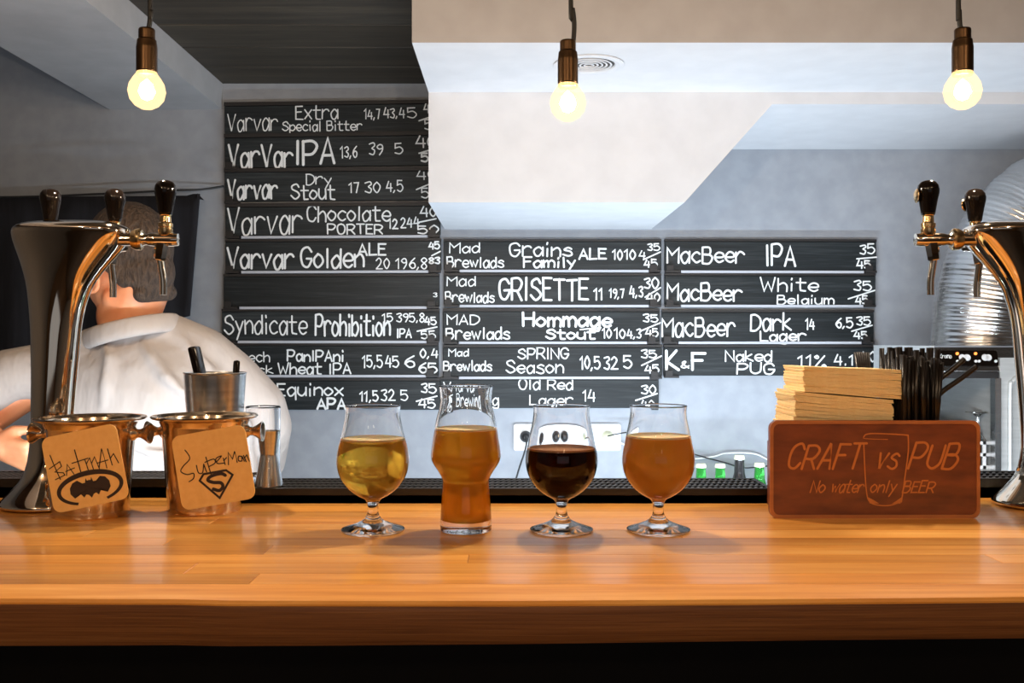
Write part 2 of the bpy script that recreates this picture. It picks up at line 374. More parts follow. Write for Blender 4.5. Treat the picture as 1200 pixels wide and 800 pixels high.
def ribbon(bm, pts, wd, y=0.0):
    """one mitred strip with round ends; every point a hair further out, so crossing strokes never lie in one plane"""
    q = [pts[0]]
    for p in pts[1:]:
        if (p-q[-1]).length > 1e-6: q.append(p)
    if len(q) < 2: return
    LIFT[0] = (LIFT[0]+7) % 90; y0 = y-LIFT[0]*2e-6; n = len(q); L = []; R_ = []; h = wd/2
    for i, p in enumerate(q):
        a = (q[i]-q[i-1]).normalized() if i else (q[1]-q[0]).normalized()
        b = (q[i+1]-q[i]).normalized() if i < n-1 else a
        na = Vector((-a.y, a.x)); nb = Vector((-b.y, b.x)); m = na+nb
        if m.length < 0.5: m = na; k = 1
        else: m.normalize(); k = min(1.7, 1/max(0.3, m.dot(na)))
        yy = y0-i*3e-6
        L.append(bm.verts.new((p.x+m.x*h*k, yy, p.y+m.y*h*k))); R_.append(bm.verts.new((p.x-m.x*h*k, yy, p.y-m.y*h*k)))
    for i in range(n-1): bm.faces.new((L[i], R_[i], R_[i+1], L[i+1]))
    for p, d, A, B, yy in ((q[0], q[0]-q[1], L[0], R_[0], y0), (q[-1], q[-1]-q[-2], R_[-1], L[-1], y0-(n-1)*3e-6)):
        d = d.normalized(); s_ = Vector((-d.y, d.x)); arc = []
        for t in (45, 90, 135):
            c_ = math.cos(math.radians(t)); e = math.sin(math.radians(t)); v = p+(-s_*c_+d*e)*h if False else p+(s_*c_+d*e)*h
            arc.append(bm.verts.new((v.x, yy, v.y)))
        # A, B are the strip ends; order them to match the arc
        va = Vector((A.co.x-p.x, A.co.z-p.y)); first, last = (A, B) if va.dot(s_) > 0 else (B, A)
        bm.faces.new([first]+arc+[last])
    # every face towards the reader
    for f in bm.faces:
        f.normal_update()
        if f.normal.y > 0: f.normal_flip()
def write(bm, text, x0, x1, base, h, wd, y=0.0, slant=0.0, rot=0.0, jit=0.35, org=(0, 0), gap=1.6):
    """text between x0 and x1 on baseline base, capital height h (all metres, x right, z up)."""
    tot = sum(G[c][0]+gap for c in text)-gap
    sx = (x1-x0)/tot; sy = h/9; cx = 0
    for c in text:
        gw, st = G[c]; jy = random.uniform(-jit, jit); js = 1+random.uniform(-0.07, 0.07)
        for s in st:
            sm = s[0] == '~'; s = s.lstrip('~'); pts = []
            for k in range(0, len(s), 2):
                yv = YV[s[k+1]] if s[k+1] in YV else int(s[k+1])
                yv = (yv+random.uniform(-jit, jit)*0.5)*js+jy
                xv = int(s[k])+random.uniform(-jit, jit)*0.5
                px = x0+(cx+xv)*sx+yv*sy*slant; pz = base+yv*sy
                if rot:
                    px, pz = px*math.cos(rot)-pz*math.sin(rot), px*math.sin(rot)+pz*math.cos(rot)
                pts.append(Vector((px+org[0], pz+org[1])))
            if sm: pts = [p.to_2d() if len(p) > 2 else p for p in spline(pts, 4)]
            ribbon(bm, pts, wd, y)
        cx += gw+gap

# ---------------------------------------------------------------- menu boards
YB = 3.034           # front face of the boards
def WX(x): return (x-600)/F*YB
def WZ(y): return CZ+(400-y)/F*YB
def board(x0, x1, y0, y1, label, texts, slope=0.0, lines=(), brackets=(1, 1), rail_and_shade=3.0, ledge=True):
    cx, cy = (x0+x1)/2, (y0+y1)/2
    t = thing('menu_board', label, 'sign board', (WX(cx), YB, WZ(cy)), (0, -slope, 0), 'black menu boards on the wall')
    lx = lambda x: WX(x)-WX(cx)
    lz = lambda y: WZ(y)-WZ(cy)
    b = bx(new(), lx(x0), lx(x1), 0, 0.0145, lz(y1), lz(y0)); bevel(b, 0.0012, 1)
    obj('board', b, M_board, t)
    if rail_and_shade:
        obj('rail_and_shade', bx(new(), lx(x0), lx(x1), -0.003, 0.0145, lz(y0)+0.0008, lz(y0-rail_and_shade)), M_rail, t)  # black rail, its taller form also painting the shaded gaps between upper boards
    for s, x in ((0, x0+9), (1, x1-6)):
        if brackets[s]:
            xa, xb = (lx(x)-0.022, lx(x)+0.022) if s == 0 else (lx(x)-0.022, lx(x)+0.014)
            bb = bx(new(), xa, xb, -0.010, 0.0145, lz(y1+2.6), lz(y1)-0.0003)
            bx(bb, xa+0.002, xa+0.024, -0.010, -0.0045, lz(y1), lz(y1-6))
            obj('bracket', bb, M_rail, t)
    if ledge:
        lo_, hi_ = (lx(x0+19) if brackets[0] else lx(x0+4)), (lx(x1-15) if brackets[1] else lx(x1-2))
        obj('ledge', bx(new(), lo_, hi_, -0.004, 0.0145, lz(y1+3.0), lz(y1)-0.0002), M_ledge, t)
    if texts or lines:
        b = new()
        for tx in texts:
            s, a, c, base, h = tx[:5]; wd = tx[5] if len(tx) > 5 else 1.5
            write(b, s, lx(a), lx(c), lz(base), h/F*YB, wd/F*YB, -0.0008)
        for (a, ay, c, cyy) in lines:
            ribbon(b, [Vector((lx(a), lz(ay))), Vector((lx(c), lz(cyy)))], 1.7/F*YB, -0.0008)
        obj('lettering', b, M_chalk, t)
    return t
random.seed(3)
board(263, 508, 123, 156, 'black board chalked Extra Special Bitter, topmost of the left column',
  [('Varvar',267,325,152,20,1.4),('Extra',347,396,139,16,1.6),('Special Bitter',331,424,153,11,1.4),('14,7',427,445,140,11,1.4),('43,4',450,474,139,11,1.4),('5',478,488,139,11,1.4),('40',497,510,134,12),('50',498,512,153,11)],
  0.013, [(491,143,512,136)], (0, 0), 4.6, False)
board(263, 508, 160, 195, 'black board chalked with a bold large IPA and the numbers 13,6 39 5',
  [('VarVar',268,343,195,26,2.6),('IPA',346,392,192,29,3.2),('13,6',399,418,185,13),('39',433,448,182,13),('5',463,472,181,13),('40',488,510,174,14,1.8),('50',494,510,191,9,2.2)],
  0.013, [(491,181,508,176)], (1, 0), 4.6, False)
board(263, 510, 201, 235, 'black board chalked Dry Stout, third from the top of the left column',
  [('Varvar',267,325,232,22,2.4),('Dry',359,388,216,12),('Stout',341,392,233,17,1.9),('17',409,420,226,12),('30',428,445,226,12),('4,5',453,472,225,12),('40',489,510,211,12),('50',494,512,233,11)],
  0.009, [(488,223,505,216)], (1, 0), 4.6, False)
board(264, 516, 242, 276, 'black board chalked Chocolate Porter in the left column',
  [('Varvar',267,354,273,29,2.2),('Chocolate',360,457,259,18,1.9),('PORTER',384,448,274,11,1.8),('12',455,466,268,11,1.8),('24',470,483,267,11,1.6),('4',485,491,266,11),('40',493,511,254,11,1.7),('50',490,513,274,9,1.7)],
  0.006, [(491,261,511,257)], rail_and_shade=4.6)
board(264, 517, 283, 317, 'black board chalked Golden Ale, directly above the blank board',
  [('Varvar',267,344,314,24,2.6),('Golden',353,426,313,23,2.5),('ALE',420,452,299,13,2.2),('20',441,456,315,12),('19',464,476,315,12),('6,8',480,500,315,12),('45',503,515,292,8,1.8),('83',503,515,309,7,1.8)],
  0.004, [(506,300,516,295)])
board(262, 515, 324, 359, 'blank black board without writing in the left column', [('3',508,512,348,5,1)], 0.002)
board(260, 515, 365, 399, 'black board with long chalk lettering ending in a small IPA, directly below the blank board',
  [('Syndicate',263,359,391,22,1.9),('Prohibition',370,457,393,24,2.4),('IPA',465,482,395,10,1.8),('15',448,460,377,10),('39',465,478,377,10),('5,8',480,497,377,10),('45',498,511,380,9,1.7),('55',494,510,397,9,1.7)],
  0.0, [(489,388,512,383)], (1, 1))
board(262, 514, 405, 439, 'black board chalked Wheat IPA beside the shoulder of the person',
  [('Czech',272,316,424,11),('Black',275,320,437,9,1.4),('PanIPAni',337,403,423,12,2.0),('Wheat IPA',326,411,438,12,1.9),('15,5',425,448,430,13,1.7),('45',452,467,430,12,1.7),('6',475,485,430,12,1.9),('0,4',493,513,419,10,1.7),('65',491,512,437,11,1.9)],
  0.0, (), (0, 1))
board(262, 516, 446, 480, 'black board chalked APA, lowest of the left column',
  [('Equinox',325,402,463,14,2.0),('APA',372,405,479,12,2.6),('11,5',422,443,470,11,1.8),('32',447,463,469,12,1.7),('5',470,478,469,12),('35',494,511,460,10,1.7),('45',491,510,478,10,1.7)],
  0.0, [(488,470,512,464)], (0, 0), 3.0, False)
board(520, 775, 283, 316, 'black board with two-line lettering and ALE, top of the middle column',
  [('Mad',527,562,296,11,1.6),('Brewlads',524,590,313,12,1.7),('Grains',597,670,300,16,2.0),('Family',614,674,313,11,2.2),('ALE',679,710,303,12,2.2),('10',718,729,304,11,1.8),('10',732,744,304,11,1.8),('4',749,756,303,10),('35',759,773,293,8),('45',755,770,313,9,1.8)],
  -0.001, [(754,304,774,295)])
board(520, 775, 323, 357, 'black board with the large chalk word Grisette, second of the middle column',
  [('Mad',524,557,335,11,1.5),('Brewlads',522,579,354,12,1.7),('GRISETTE',585,689,351,25,2.7),('11',696,706,351,13,2.0),('19,7',714,731,349,10,1.6),('4,3',738,753,348,12,1.8),('30',755,771,338,12,1.8),('40',758,773,353,9,1.8)],
  0, [(756,348,774,337)])
board(519, 773, 365, 400, 'black board with a bold underlined word above Stout, third of the middle column',
  [('MAD',524,561,380,11,1.6),('Brewlads',523,597,397,13,1.9),('Hommage',613,716,382,15,3.0),('Stout',640,697,397,11,2.4),('10',706,716,396,11,1.7),('10',720,732,396,11,1.7),('4,3',735,751,396,10,1.6),('35',754,771,377,9,1.6),('45',757,771,394,9,1.7)],
  0, [(750,388,774,378),(680,386,704,384)])
board(519, 776, 407, 441, 'black board with the numbers 10,5 32 5, fourth of the middle column',
  [('Mad',526,549,417,8,1.4),('Brewlads',520,576,434,11,1.7),('SPRING',607,666,420,12,1.7),('Season',593,660,437,14,1.7),('10,5',680,703,432,14,1.8),('32',708,724,432,14,1.8),('5',731,740,431,14,1.9),('35',752,769,419,9,1.6),('45',756,772,437,9,1.7)],
  0, [(752,428,775,417)])
board(516, 772, 445, 478, 'black board chalked Red Lager, lowest of the middle column behind the glass rims',
  [('Varvar',520,571,459,11,1.5),('Brewing',524,584,474,11,1.5),('Old Red',608,671,456,12,1.6),('Lager',621,671,474,11,1.5),('14',683,697,470,13,1.6),('30',752,768,461,10,1.6),('40',751,766,478,9,1.6)],
  0, [(745,469,770,461)], (0, 1), 3.0, False)
board(779, 1027, 283, 317, 'black board chalked IPA with an empty middle, top of the right column',
  [('MacBeer',782,872,308,19,2.2),('IPA',897,932,311,23,2.6),('35',1008,1025,297,11,1.7),('45',1004,1020,314,9,1.8)],
  -0.002, [(1004,303,1027,301)])
board(779, 1026, 323, 357, 'black board chalked White in the right column, second from its top',
  [('MacBeer',782,869,352,19,2.3),('White',891,958,341,15,1.9),('Belgium',911,977,356,10,1.7),('35',1001,1021,340,11,1.8),('45',1003,1017,356,9,1.8)],
  -0.001, [(994,350,1025,340)])
board(776, 1024, 366, 400, 'black board chalked Dark Lager in the right column',
  [('MacBeer',776,861,394,22,2.2),('Dark',880,927,387,19,2.2),('Lager',891,944,399,11,2.0),('14',944,954,386,12,1.7),('6,5',980,999,384,11,1.8),('35',1004,1020,381,10,1.7),('45',1001,1016,397,9,1.8)],
  0, [(998,388,1022,381)])
board(778, 1028, 407, 440, 'black board with bold K and F and 11%, lowest of the right column',
  [('K',781,795,433,21,3.2),('&',798,809,431,8,1.6),('F',811,826,433,20,3.2),('Naked',850,904,423,12,1.8),('PUG',864,907,438,12,1.9),('11%',935,968,430,14,1.8),('4.1',978,1000,428,12,1.7),('40',1008,1026,423,11,1.8)],
  0, (), (1, 0), 3.0, False)

# ---------------------------------------------------------------- sockets and cables on the wall
s = thing('wall_socket', 'white four-gang power socket on the wall behind the stout glass', 'socket', P(664.5, 512, YW-0.001))
k = YW/F
b = extrude(new(), rrect(125*k, 31*k, 0.008), -0.009, 0); obj('frame', b, M_white, s, 30)
for i in range(4):
    x = (-46.5+31*i)*k
    Mx = Matrix.Translation((x, -0.0095, 0)) @ Matrix.Rotation(PI/2, 4, 'X')
    obj('socket_insert', lathe(new(), [(0, 0.0), (0.019, 0.0), (0.019, 0.003), (0.022, 0.003), (0.022, -0.002), (0, -0.002)], 24, Mx), M_white, s, True)
for x, dx in ((616, -1), (648, 0), (663, 0), (712, 1)):
    p = P(x, 511, YW-0.012)
    t = thing('power_plug', {616:'black round plug at the left end of the wall socket', 648:'black plug seen through the stout glass, left one', 663:'black plug seen through the stout glass, right one', 712:'pale plug with a sideways black cable at the right end of the wall socket'}[x], 'plug', p)
    Mx = Matrix.Rotation(PI/2, 4, 'X')
    obj('plug_body', lathe(new(), [(0, 0), (0.017, 0), (0.018, 0.012), (0.012, 0.028), (0.006, 0.034), (0, 0.034)], 20, Mx), M_cable if x != 712 else M_cap, t, True)
def cable(label, pts, r, m, Y=None):
    b = tube(new(), spline(pts, 8), r, 8); tag(obj('cable', b, m, smooth='all'), label, 'cable')
cable('black cable hanging down from the leftmost plug of the wall socket', [P(616,511,2.995), P(617,519,2.98), P(614,532,2.99), P(608,550,3.0), P(600,580,3.01), P(598,610,3.02)], 0.0028, M_cable)
cable('black cable running right from the socket down behind the green bottles', [P(712,511,2.99), P(725,508,2.98), P(745,507,2.99), P(780,520,3.02), P(820,534,3.03), P(850,542,3.03), P(872,548,3.03), P(905,546,3.03), P(930,552,3.03)], 0.0020, M_cable)
cable('white cable arching along the wall above the green bottles', [P(722,516,3.035), P(760,533,3.035), P(800,538,3.035), P(835,535,3.035), P(850,531,3.035), P(880,531,3.035), P(895,536,3.035), P(912,548,3.035), P(930,575,3.03)], 0.0026, M_wcable)
# ---------------------------------------------------------------- bottles on the back counter
def bottle(x, ytop, Y, h, m, label, cap=True, grp=None):
    p = P(x, ytop, Y); base = 0.72; h = p.z-base; k = h/0.235
    t = thing('beer_bottle', label, 'bottle', (p.x, Y, base), group=grp)
    pr = [(0, 0.004), (0.026, 0), (0.0305, 0.004), (0.0305, 0.125), (0.029, 0.145), (0.020, 0.172), (0.0155, 0.19), (0.0135, 0.222), (0.0145, 0.224), (0.0145, 0.230), (0, 0.230)]
    obj('bottle_glass', lathe(new(), [(r, z*k) for r, z in pr], 24), m, t, True)
    obj('cap', lathe(new(), [(0.0155, 0.224*k), (0.0158, 0.2275*k), (0.0135, 0.235*k), (0, 0.2352*k)], 20), M_cap, t, True)
bottle(821.5, 543, 2.86, 0, M_gglass, 'green beer bottle with pale cap just right of the wheat beer glass')
bottle(844, 543, 2.86, 0, M_gglass, 'green beer bottle with pale cap, second from the wheat beer glass')
bottle(866.5, 533, 2.86, 0, M_bglass, 'dark bottle taller than the green ones beside it')
bottle(890, 542, 2.86, 0, M_gglass, 'green beer bottle with pale cap next to the wooden sign')
# ---------------------------------------------------------------- curtain left
cu = thing('black_curtain', 'black cloth hung across the wall behind the bartender', 'curtain', P(116, 226, 2.98))
b = new(); nx = 70; cols = []
o0 = P(116, 226, 2.98)
for i in range(nx+1):
    u = i/nx; xt = -300+(534)*u; xb = -300+(522)*u
    row = []
    for j in range(9):
        vv = j/8; x = xt+(xb-xt)*vv; y = (229 if u < .98 else 227)+ (1-u)*4 + 143*vv*(1.9-0.9*u)
        row.append(b.verts.new(P(x, y, 2.98+0.012*math.sin(u*60)*(0.3+vv)+0.006*math.sin(u*23+vv*2))-o0))
    cols.append(row)
for a, c in zip(cols, cols[1:]):
    for j in range(8): b.faces.new((a[j], a[j+1], c[j+1], c[j]))
co = obj('cloth', b, M_curtain, cu, 'all'); sm = co.modifiers.new('solid', 'SOLIDIFY'); sm.thickness = 0.003
obj('corner_tab', extrude(new(), [((233-116)*2.98/F, -0.003), ((241-116)*2.98/F, -0.024), ((233-116)*2.98/F, -0.020)], -0.016, -0.012), M_curtain, cu)
b = tube(new(), spline([P(-300,233,2.975), P(0,231,2.975), P(120,227,2.97), P(200,223,2.97), P(235,222,2.99), P(262,218,3.03)], 8), 0.0032, 8)
obj('hanging_wire', b, M_cable, cu, 'all', loc=-o0)

# ---------------------------------------------------------------- duct
d = thing('foil_duct', 'large silver flexible duct curving from the washer up to the right', 'duct', P(1150, 404.3, 2.72))
o0 = Vector(d.location)
pts = spline([P(1150,404.3,2.72), P(1150.3,392,2.72), P(1156,350,2.72), P(1170,300,2.72), P(1196,258,2.72), P(1236,228,2.72), P(1300,208,2.72), P(1420,200,2.72), P(1560,200,2.72)], 40)
res = [pts[0]]
for p in pts:
    if (p-res[-1]).length   >= 0.0018: res.append(p)
rad = [0.130+0.0009*math.sin(i*PI/2)+0.0012*math.sin(i*0.37) for i in range(len(res))]
obj('foil_tube', tube(new(), [p-o0 for p in res], rad, 56), M_duct, d, 'all')

# ---------------------------------------------------------------- glass washer
YG = 2.46
wz = lambda y: CZ+(400-y)/F*YG-0.72
wx = lambda x: (x-1150)/F*YG
gw = thing('glass_washer', 'stainless glass washer with an open front below a black control strip', 'glass washer', ((1150-600)/F*YG, YG, 0.72))
L, R_ = wx(1091), wx(1260); T = wz(405)
obj('back_wall', bx(new(), L, R_, 0.38, 0.39, 0.01, T), M_cab, gw)
obj('left_side', bx(new(), L, L+0.008, 0.0, 0.38, 0.01, T), M_cab, gw)
obj('right_body', bx(new(), wx(1172), R_, 0.0, 0.38, 0.01, T-0.03), M_cab, gw)
obj('base', bx(new(), L, R_, 0.0, 0.38, 0.0, 0.01), M_cab, gw)
obj('sill', bx(new(), L+0.008, wx(1172), 0.0, 0.38, 0.01, wz(552)), M_cab, gw)
# hood: wedge whose front leans back
b = new()
hz0, hz1 = wz(436), T
vs_ = [(L, 0, hz0), (R_, 0, hz0), (R_, 0.38, hz0), (L, 0.38, hz0), (L+0.004, 0.02, hz1), (R_, 0.02, hz1), (R_, 0.38, hz1), (L+0.004, 0.38, hz1)]
vv = [b.verts.new(q) for q in vs_]
for f in ((3,2,1,0),(4,5,6,7),(0,1,5,4),(1,2,6,5),(2,3,7,6),(3,0,4,7)): b.faces.new([vv[i] for i in f])
hood = obj('hood', bevel(b, 0.004, 2), M_steel, gw)
tilt = math.atan2(0.02, hz1-hz0)
Mp = Matrix.Translation((wx(1134), 0.008, (hz0+hz1)/2)) @ Matrix.Rotation(-tilt, 4, 'X')
b = extrude(new(), rrect(72*YG/F, 19*YG/F, 0.006), -0.006, 0.0); b.transform(Mp); cp = obj('control_strip', b, M_knob, gw, 30)
b = new()
write(b, 'Kromo', -0.070, -0.040, 0.000, 0.011, 0.0014, -0.0068, 0.2); b.transform(Mp); obj('lettering', b, M_chalk, gw)
for x in (-0.012, 0.0, 0.045, 0.053):
    b = lathe(new(), [(0, 0.009), (0.0075, 0.009), (0.009, 0.006), (0.009, 0)], 16, Mp @ Matrix.Translation((x, 0, 0.002)) @ Matrix.Rotation(PI/2, 4, 'X')); obj('button', b, M_white, gw, True)
for x, z in ((-0.026,-0.008), (0.020,-0.008), (0.028,-0.008), (0.070,-0.008)):
    b = lathe(new(), [(0, 0.009), (0.0035, 0.009), (0.004, 0)], 12, Mp @ Matrix.Translation((x, 0, z)) @ Matrix.Rotation(PI/2, 4, 'X')); obj('button', b, M_white, gw, True)
for x in (-0.024, 0.022):
    b = lathe(new(), [(0, 0.009), (0.0035, 0.009), (0.004, 0)], 12, Mp @ Matrix.Translation((x, 0, 0.012)) @ Matrix.Rotation(PI/2, 4, 'X')); obj('indicator_lamp', b, M_led, gw, True)
obj('door_seal', bx(new(), L+0.008, wx(1170), -0.004, 0.006, wz(443), wz(436)), M_rail, gw)
obj('frame_post', bx(new(), wx(1165), wx(1172), -0.006, 0.02, 0.01, wz(443)), M_steel, gw)
b = tube(new(), spline([(wx(1183), -0.004, wz(560)), (wx(1183), -0.004, wz(460)), (wx(1186), -0.004, wz(447)), (wx(1194), -0.004, wz(440))], 6), 0.006, 8); obj('pressed_rib', b, M_cab, gw, 'all')
# rack
rk = thing('glass_rack', 'white plastic rack inside the glass washer', 'rack', ((1130-600)/F*(YG+0.16), YG+0.19, 0.72+wz(552)))
rw = 0.155; b = new()
for z in (0.0, 0.032, 0.062):
    for y in (-0.14, 0.14): bx(b, -rw/2, rw/2, y-0.003, y+0.003, z, z+0.008)
    for x in (-rw/2, rw/2): bx(b, x-0.003, x+0.003, -0.14, 0.14, z, z+0.008)
for x in (-rw/2, -rw/4, 0, rw/4, rw/2):
    for y in (-0.14, 0.14): bx(b, x-0.004, x+0.004, y-0.003, y+0.003, 0.0, 0.07)
for i in range(7): bx(b, -rw/2, rw/2, -0.14+i*0.0467-0.002, -0.14+i*0.0467+0.002, 0.0, 0.004)
obj('rack_frame', b, M_white, rk)
gl = None; rx, ry, rz = rk.location; idx = 0
for j in range(4):
    for i in range(3):
        x = -0.052+0.052*i; y = -0.105+0.066*j
        stem = (i == 1 and j == 0)
        if gl is None or stem:
            t = thing('wine_glass' if stem else 'tumbler', 'upside down stemmed glass standing tallest in the washer rack' if stem else 'clear tumbler turned upside down in the washer rack', 'glass', group=None if stem else 'tumblers in the glass washer')
            if stem: pr = [(0.022,0.0),(0.026,0.03),(0.024,0.06),(0.010,0.082),(0.0035,0.09),(0.0035,0.125),(0.012,0.133),(0.030,0.137),(0.030,0.139),(0.0,0.139),(0.0,0.085),(0.008,0.080),(0.0225,0.058),(0.0245,0.03),(0.0205,0.0)]
            else: pr = [(0.0235,0.0),(0.022,0.05),(0.0205,0.098),(0.018,0.102),(0.0,0.102),(0.0,0.094),(0.018,0.092),(0.0205,0.05),(0.022,0.0)]
            obj('glass_body', lathe(new(), pr, 20, closed=(not stem) or True if pr[0][0] != 0 and pr[-1][0] != 0 else False), M_glass, t, True)
            if not stem: gl = t
        else: t = copy_tree(gl)
        t.location = (rx+x, ry+y, rz+0.0045)
# ---------------------------------------------------------------- pendant bulbs
def pendant(xp, yb, label, cord):
    Y = 1.35; c = P(xp, yb, Y)
    t = thing('pendant_bulb', label, 'lamp', c)
    obj('bulb', lathe(new(), [(0, -0.0250), (0.008, -0.0240), (0.016, -0.0195), (0.0225, -0.0115), (0.0252, 0), (0.0232, 0.010), (0.0185, 0.018), (0.0145, 0.0235), (0.0130, 0.0270)], 32), M_bulbglass, t, 'all')
    obj('filament', lathe(new(), [(0, -0.0125), (0.007, -0.0095), (0.0112, -0.001), (0.008, 0.009), (0, 0.017)], 12), M_filament, t, 'all')
    so = obj('socket', lathe(new(), [(0.0, 0.028), (0.0136, 0.0265), (0.0140, 0.0275), (0.0140, 0.060), (0.0132, 0.066), (0.0128, 0.070), (0.0110, 0.072), (0.0110, 0.0845), (0.0100, 0.086), (0.004, 0.087), (0.0, 0.087)], 28), M_socket, t, 35)
    obj('screw_shell', lathe(new(), [(0.0132, 0.022), (0.0137, 0.024), (0.0132, 0.026), (0.0137, 0.0275), (0.0, 0.0275)], 24), M_brass, so, True)
    pts = [Vector((0, 0, 0.085))]+[P(x, y, Y)-c for x, y in cord]+[Vector((P(cord[-1][0], 0, Y).x-c.x, 0, H1-c.z))]
    obj('cord', tube(new(), spline(pts, 8), 0.0034, 10), M_cable, t, 'all')
pendant(172, 107, 'glowing round bulb on a dark cord at the left of the picture', [(175, 30), (176.5, 12), (176, 0)])
pendant(665.5, 121, 'glowing round bulb in the middle, its cord slightly bent', [(671, 52), (673, 30), (671, 10), (669, 0)])
pendant(1128, 107, 'glowing round bulb hanging above the right tap tower', [(1125, 30), (1124, 12), (1123, 0)])

# ---------------------------------------------------------------- beer glasses
def glass_thing(name, label, x, Y, outer, th, beer_z, bm_, foam, foot_solid_z, rnd=''):
    t = thing(name, label, 'beer glass', ((x-600)/F*Y, Y, BT))
    mm = 0.001
    o = [(r*mm, z*mm) for r, z in outer]
    O = [(p.x, p.y) for p in spline([Vector((r, z)) for r, z in o], 5)]
    inner = [(max(r-th, 0), z) for r, z in O if z > foot_solid_z]
    zb = inner[0][1]
    prof = [(0, 0.0012), (o[0][0]-0.002, 0.0)] + O + [(O[-1][0]-th*0.5, O[-1][1]+0.0006)] + inner[::-1] + [(inner[0][0]*0.6, zb-0.002), (0, zb-0.003)]
    obj('glass_vessel', lathe(new(), prof, 56), M_glass, t, 'all')
    liq = [(r+0.0004, z) for r, z in inner if z < beer_z]
    rt = liq[-1][0]
    prof = [(0, zb-0.0034), (liq[0][0]*0.6, zb-0.0024)] + liq + [(rt, beer_z-0.0002), (0, beer_z-0.0002)]
    obj('beer', lathe(new(), prof, 56), bm_, t, 45)
    ft = 0.0022
    obj('foam', lathe(new(), [(0, beer_z), (rt-0.0006, beer_z), (rt-0.0005, beer_z+ft), (rt*0.93, beer_z+ft*0.9), (rt*0.8, beer_z+ft*0.45), (0, beer_z+ft*0.4)], 56), foam, t, True)
    return t
TUL = [(35.2,0.3),(36.0,1.8),(35.0,3.4),(24,7.0),(13.5,11.5),(8.6,16),(6.4,21),(6.2,28),(6.8,32),(9.5,36.5),(18.5,41.5),(29,50),(37.5,62.5),(41.2,76),(41.0,88),(38.8,99),(35.2,112),(32.2,126),(31.0,136),(31.6,143.5)]
TUL4 = [(a if z < 100 else a+1.2, z) for a, z in TUL]
IPA = [(28.6,0.3),(29.4,2),(29.6,8.5),(29.0,22),(28.0,36),(26.8,50),(27.0,59),(31.5,68),(37.5,77),(40.3,85),(39.6,94),(36.6,113),(34.0,128),(30.6,141),(29.4,150),(30.0,158),(31.2,166)]
glass_thing('tulip_glass', 'tulip glass of clear pale golden beer, leftmost of the four beers', 437, 1.125, TUL, 0.0014, 0.1045, M_beer1, M_foam, 0.0385)
glass_thing('waisted_glass', 'tall waisted glass of hazy amber beer with a thick clear base', 546, 1.128, IPA, 0.0016, 0.116, M_beer2, M_foam, 0.013)
glass_thing('tulip_glass', 'tulip glass of nearly black stout', 658, 1.125, TUL4, 0.0014, 0.0935, M_beer3, M_foam2, 0.0385)
glass_thing('tulip_glass', 'tulip glass of cloudy orange wheat beer, rightmost of the four beers', 771.5, 1.125, TUL4, 0.0014, 0.1075, M_beer4, M_foam, 0.0385)

# ---------------------------------------------------------------- buckets with coasters
def bucket(x, Y, label):
    t = thing('metal_bucket', label, 'bucket', ((x-600)/F*Y, Y, BT))
    pr = [(0, 0.003), (0.040, 0.003), (0.0445, 0.0), (0.0462, 0.003), (0.0455, 0.008), (0.0475, 0.03), (0.0510, 0.08), (0.0535, 0.110), (0.0565, 0.1165), (0.0650, 0.1195), (0.0668, 0.1212), (0.0655, 0.1228), (0.060, 0.1226), (0.0545, 0.119), (0.0520, 0.110), (0.0495, 0.08), (0.046, 0.03), (0.044, 0.006), (0, 0.005)]
    obj('bucket_body', lathe(new(), pr, 64), M_bar_tinted_steel, t, 50)
    for s in (-1, 1):
        Mx = Matrix.Translation((0.052*s, 0, 0.102)) @ Matrix.Rotation(PI/2*s, 4, 'Y')
        obj('knob', lathe(new(), [(0.009, -0.001), (0.0085, 0.003), (0.0055, 0.006), (0.0055, 0.010), (0.0075, 0.014), (0.0125, 0.021), (0.0130, 0.0225), (0.0115, 0.0225), (0.005, 0.019), (0, 0.0185)], 24, Mx), M_bar_tinted_steel, t, 50)
    return t
bucket(106.5, 1.229, 'small steel bucket with side knobs beside the left tap tower')
bucket(240, 1.26, 'small steel bucket with side knobs, the one nearer the beers')
def coaster(x, y, Y, rot, label, draw):
    p = P(x, y, Y)
    t = thing('coaster', label, 'coaster', p, (math.radians(-3), math.radians(-rot), 0))
    obj('card', extrude(new(), rrect(0.0915, 0.0915, 0.010), 0, 0.0016), M_coaster, t, 30)
    b = new(); draw(b); obj('marker_drawing', b, M_ink, t)
V2 = lambda x, z: Vector((x*0.001, z*0.001))
def poly(b, pts, y=-0.0003):
    f = b.faces.new([b.verts.new((x*0.001, y, z*0.001)) for x, z in pts]); return f
def pline(b, pts, wd, sm=False):
    q = [V2(*p) for p in pts]
    if sm: q = spline(q, 5)
    ribbon(b, q, wd*0.001, -0.0003)
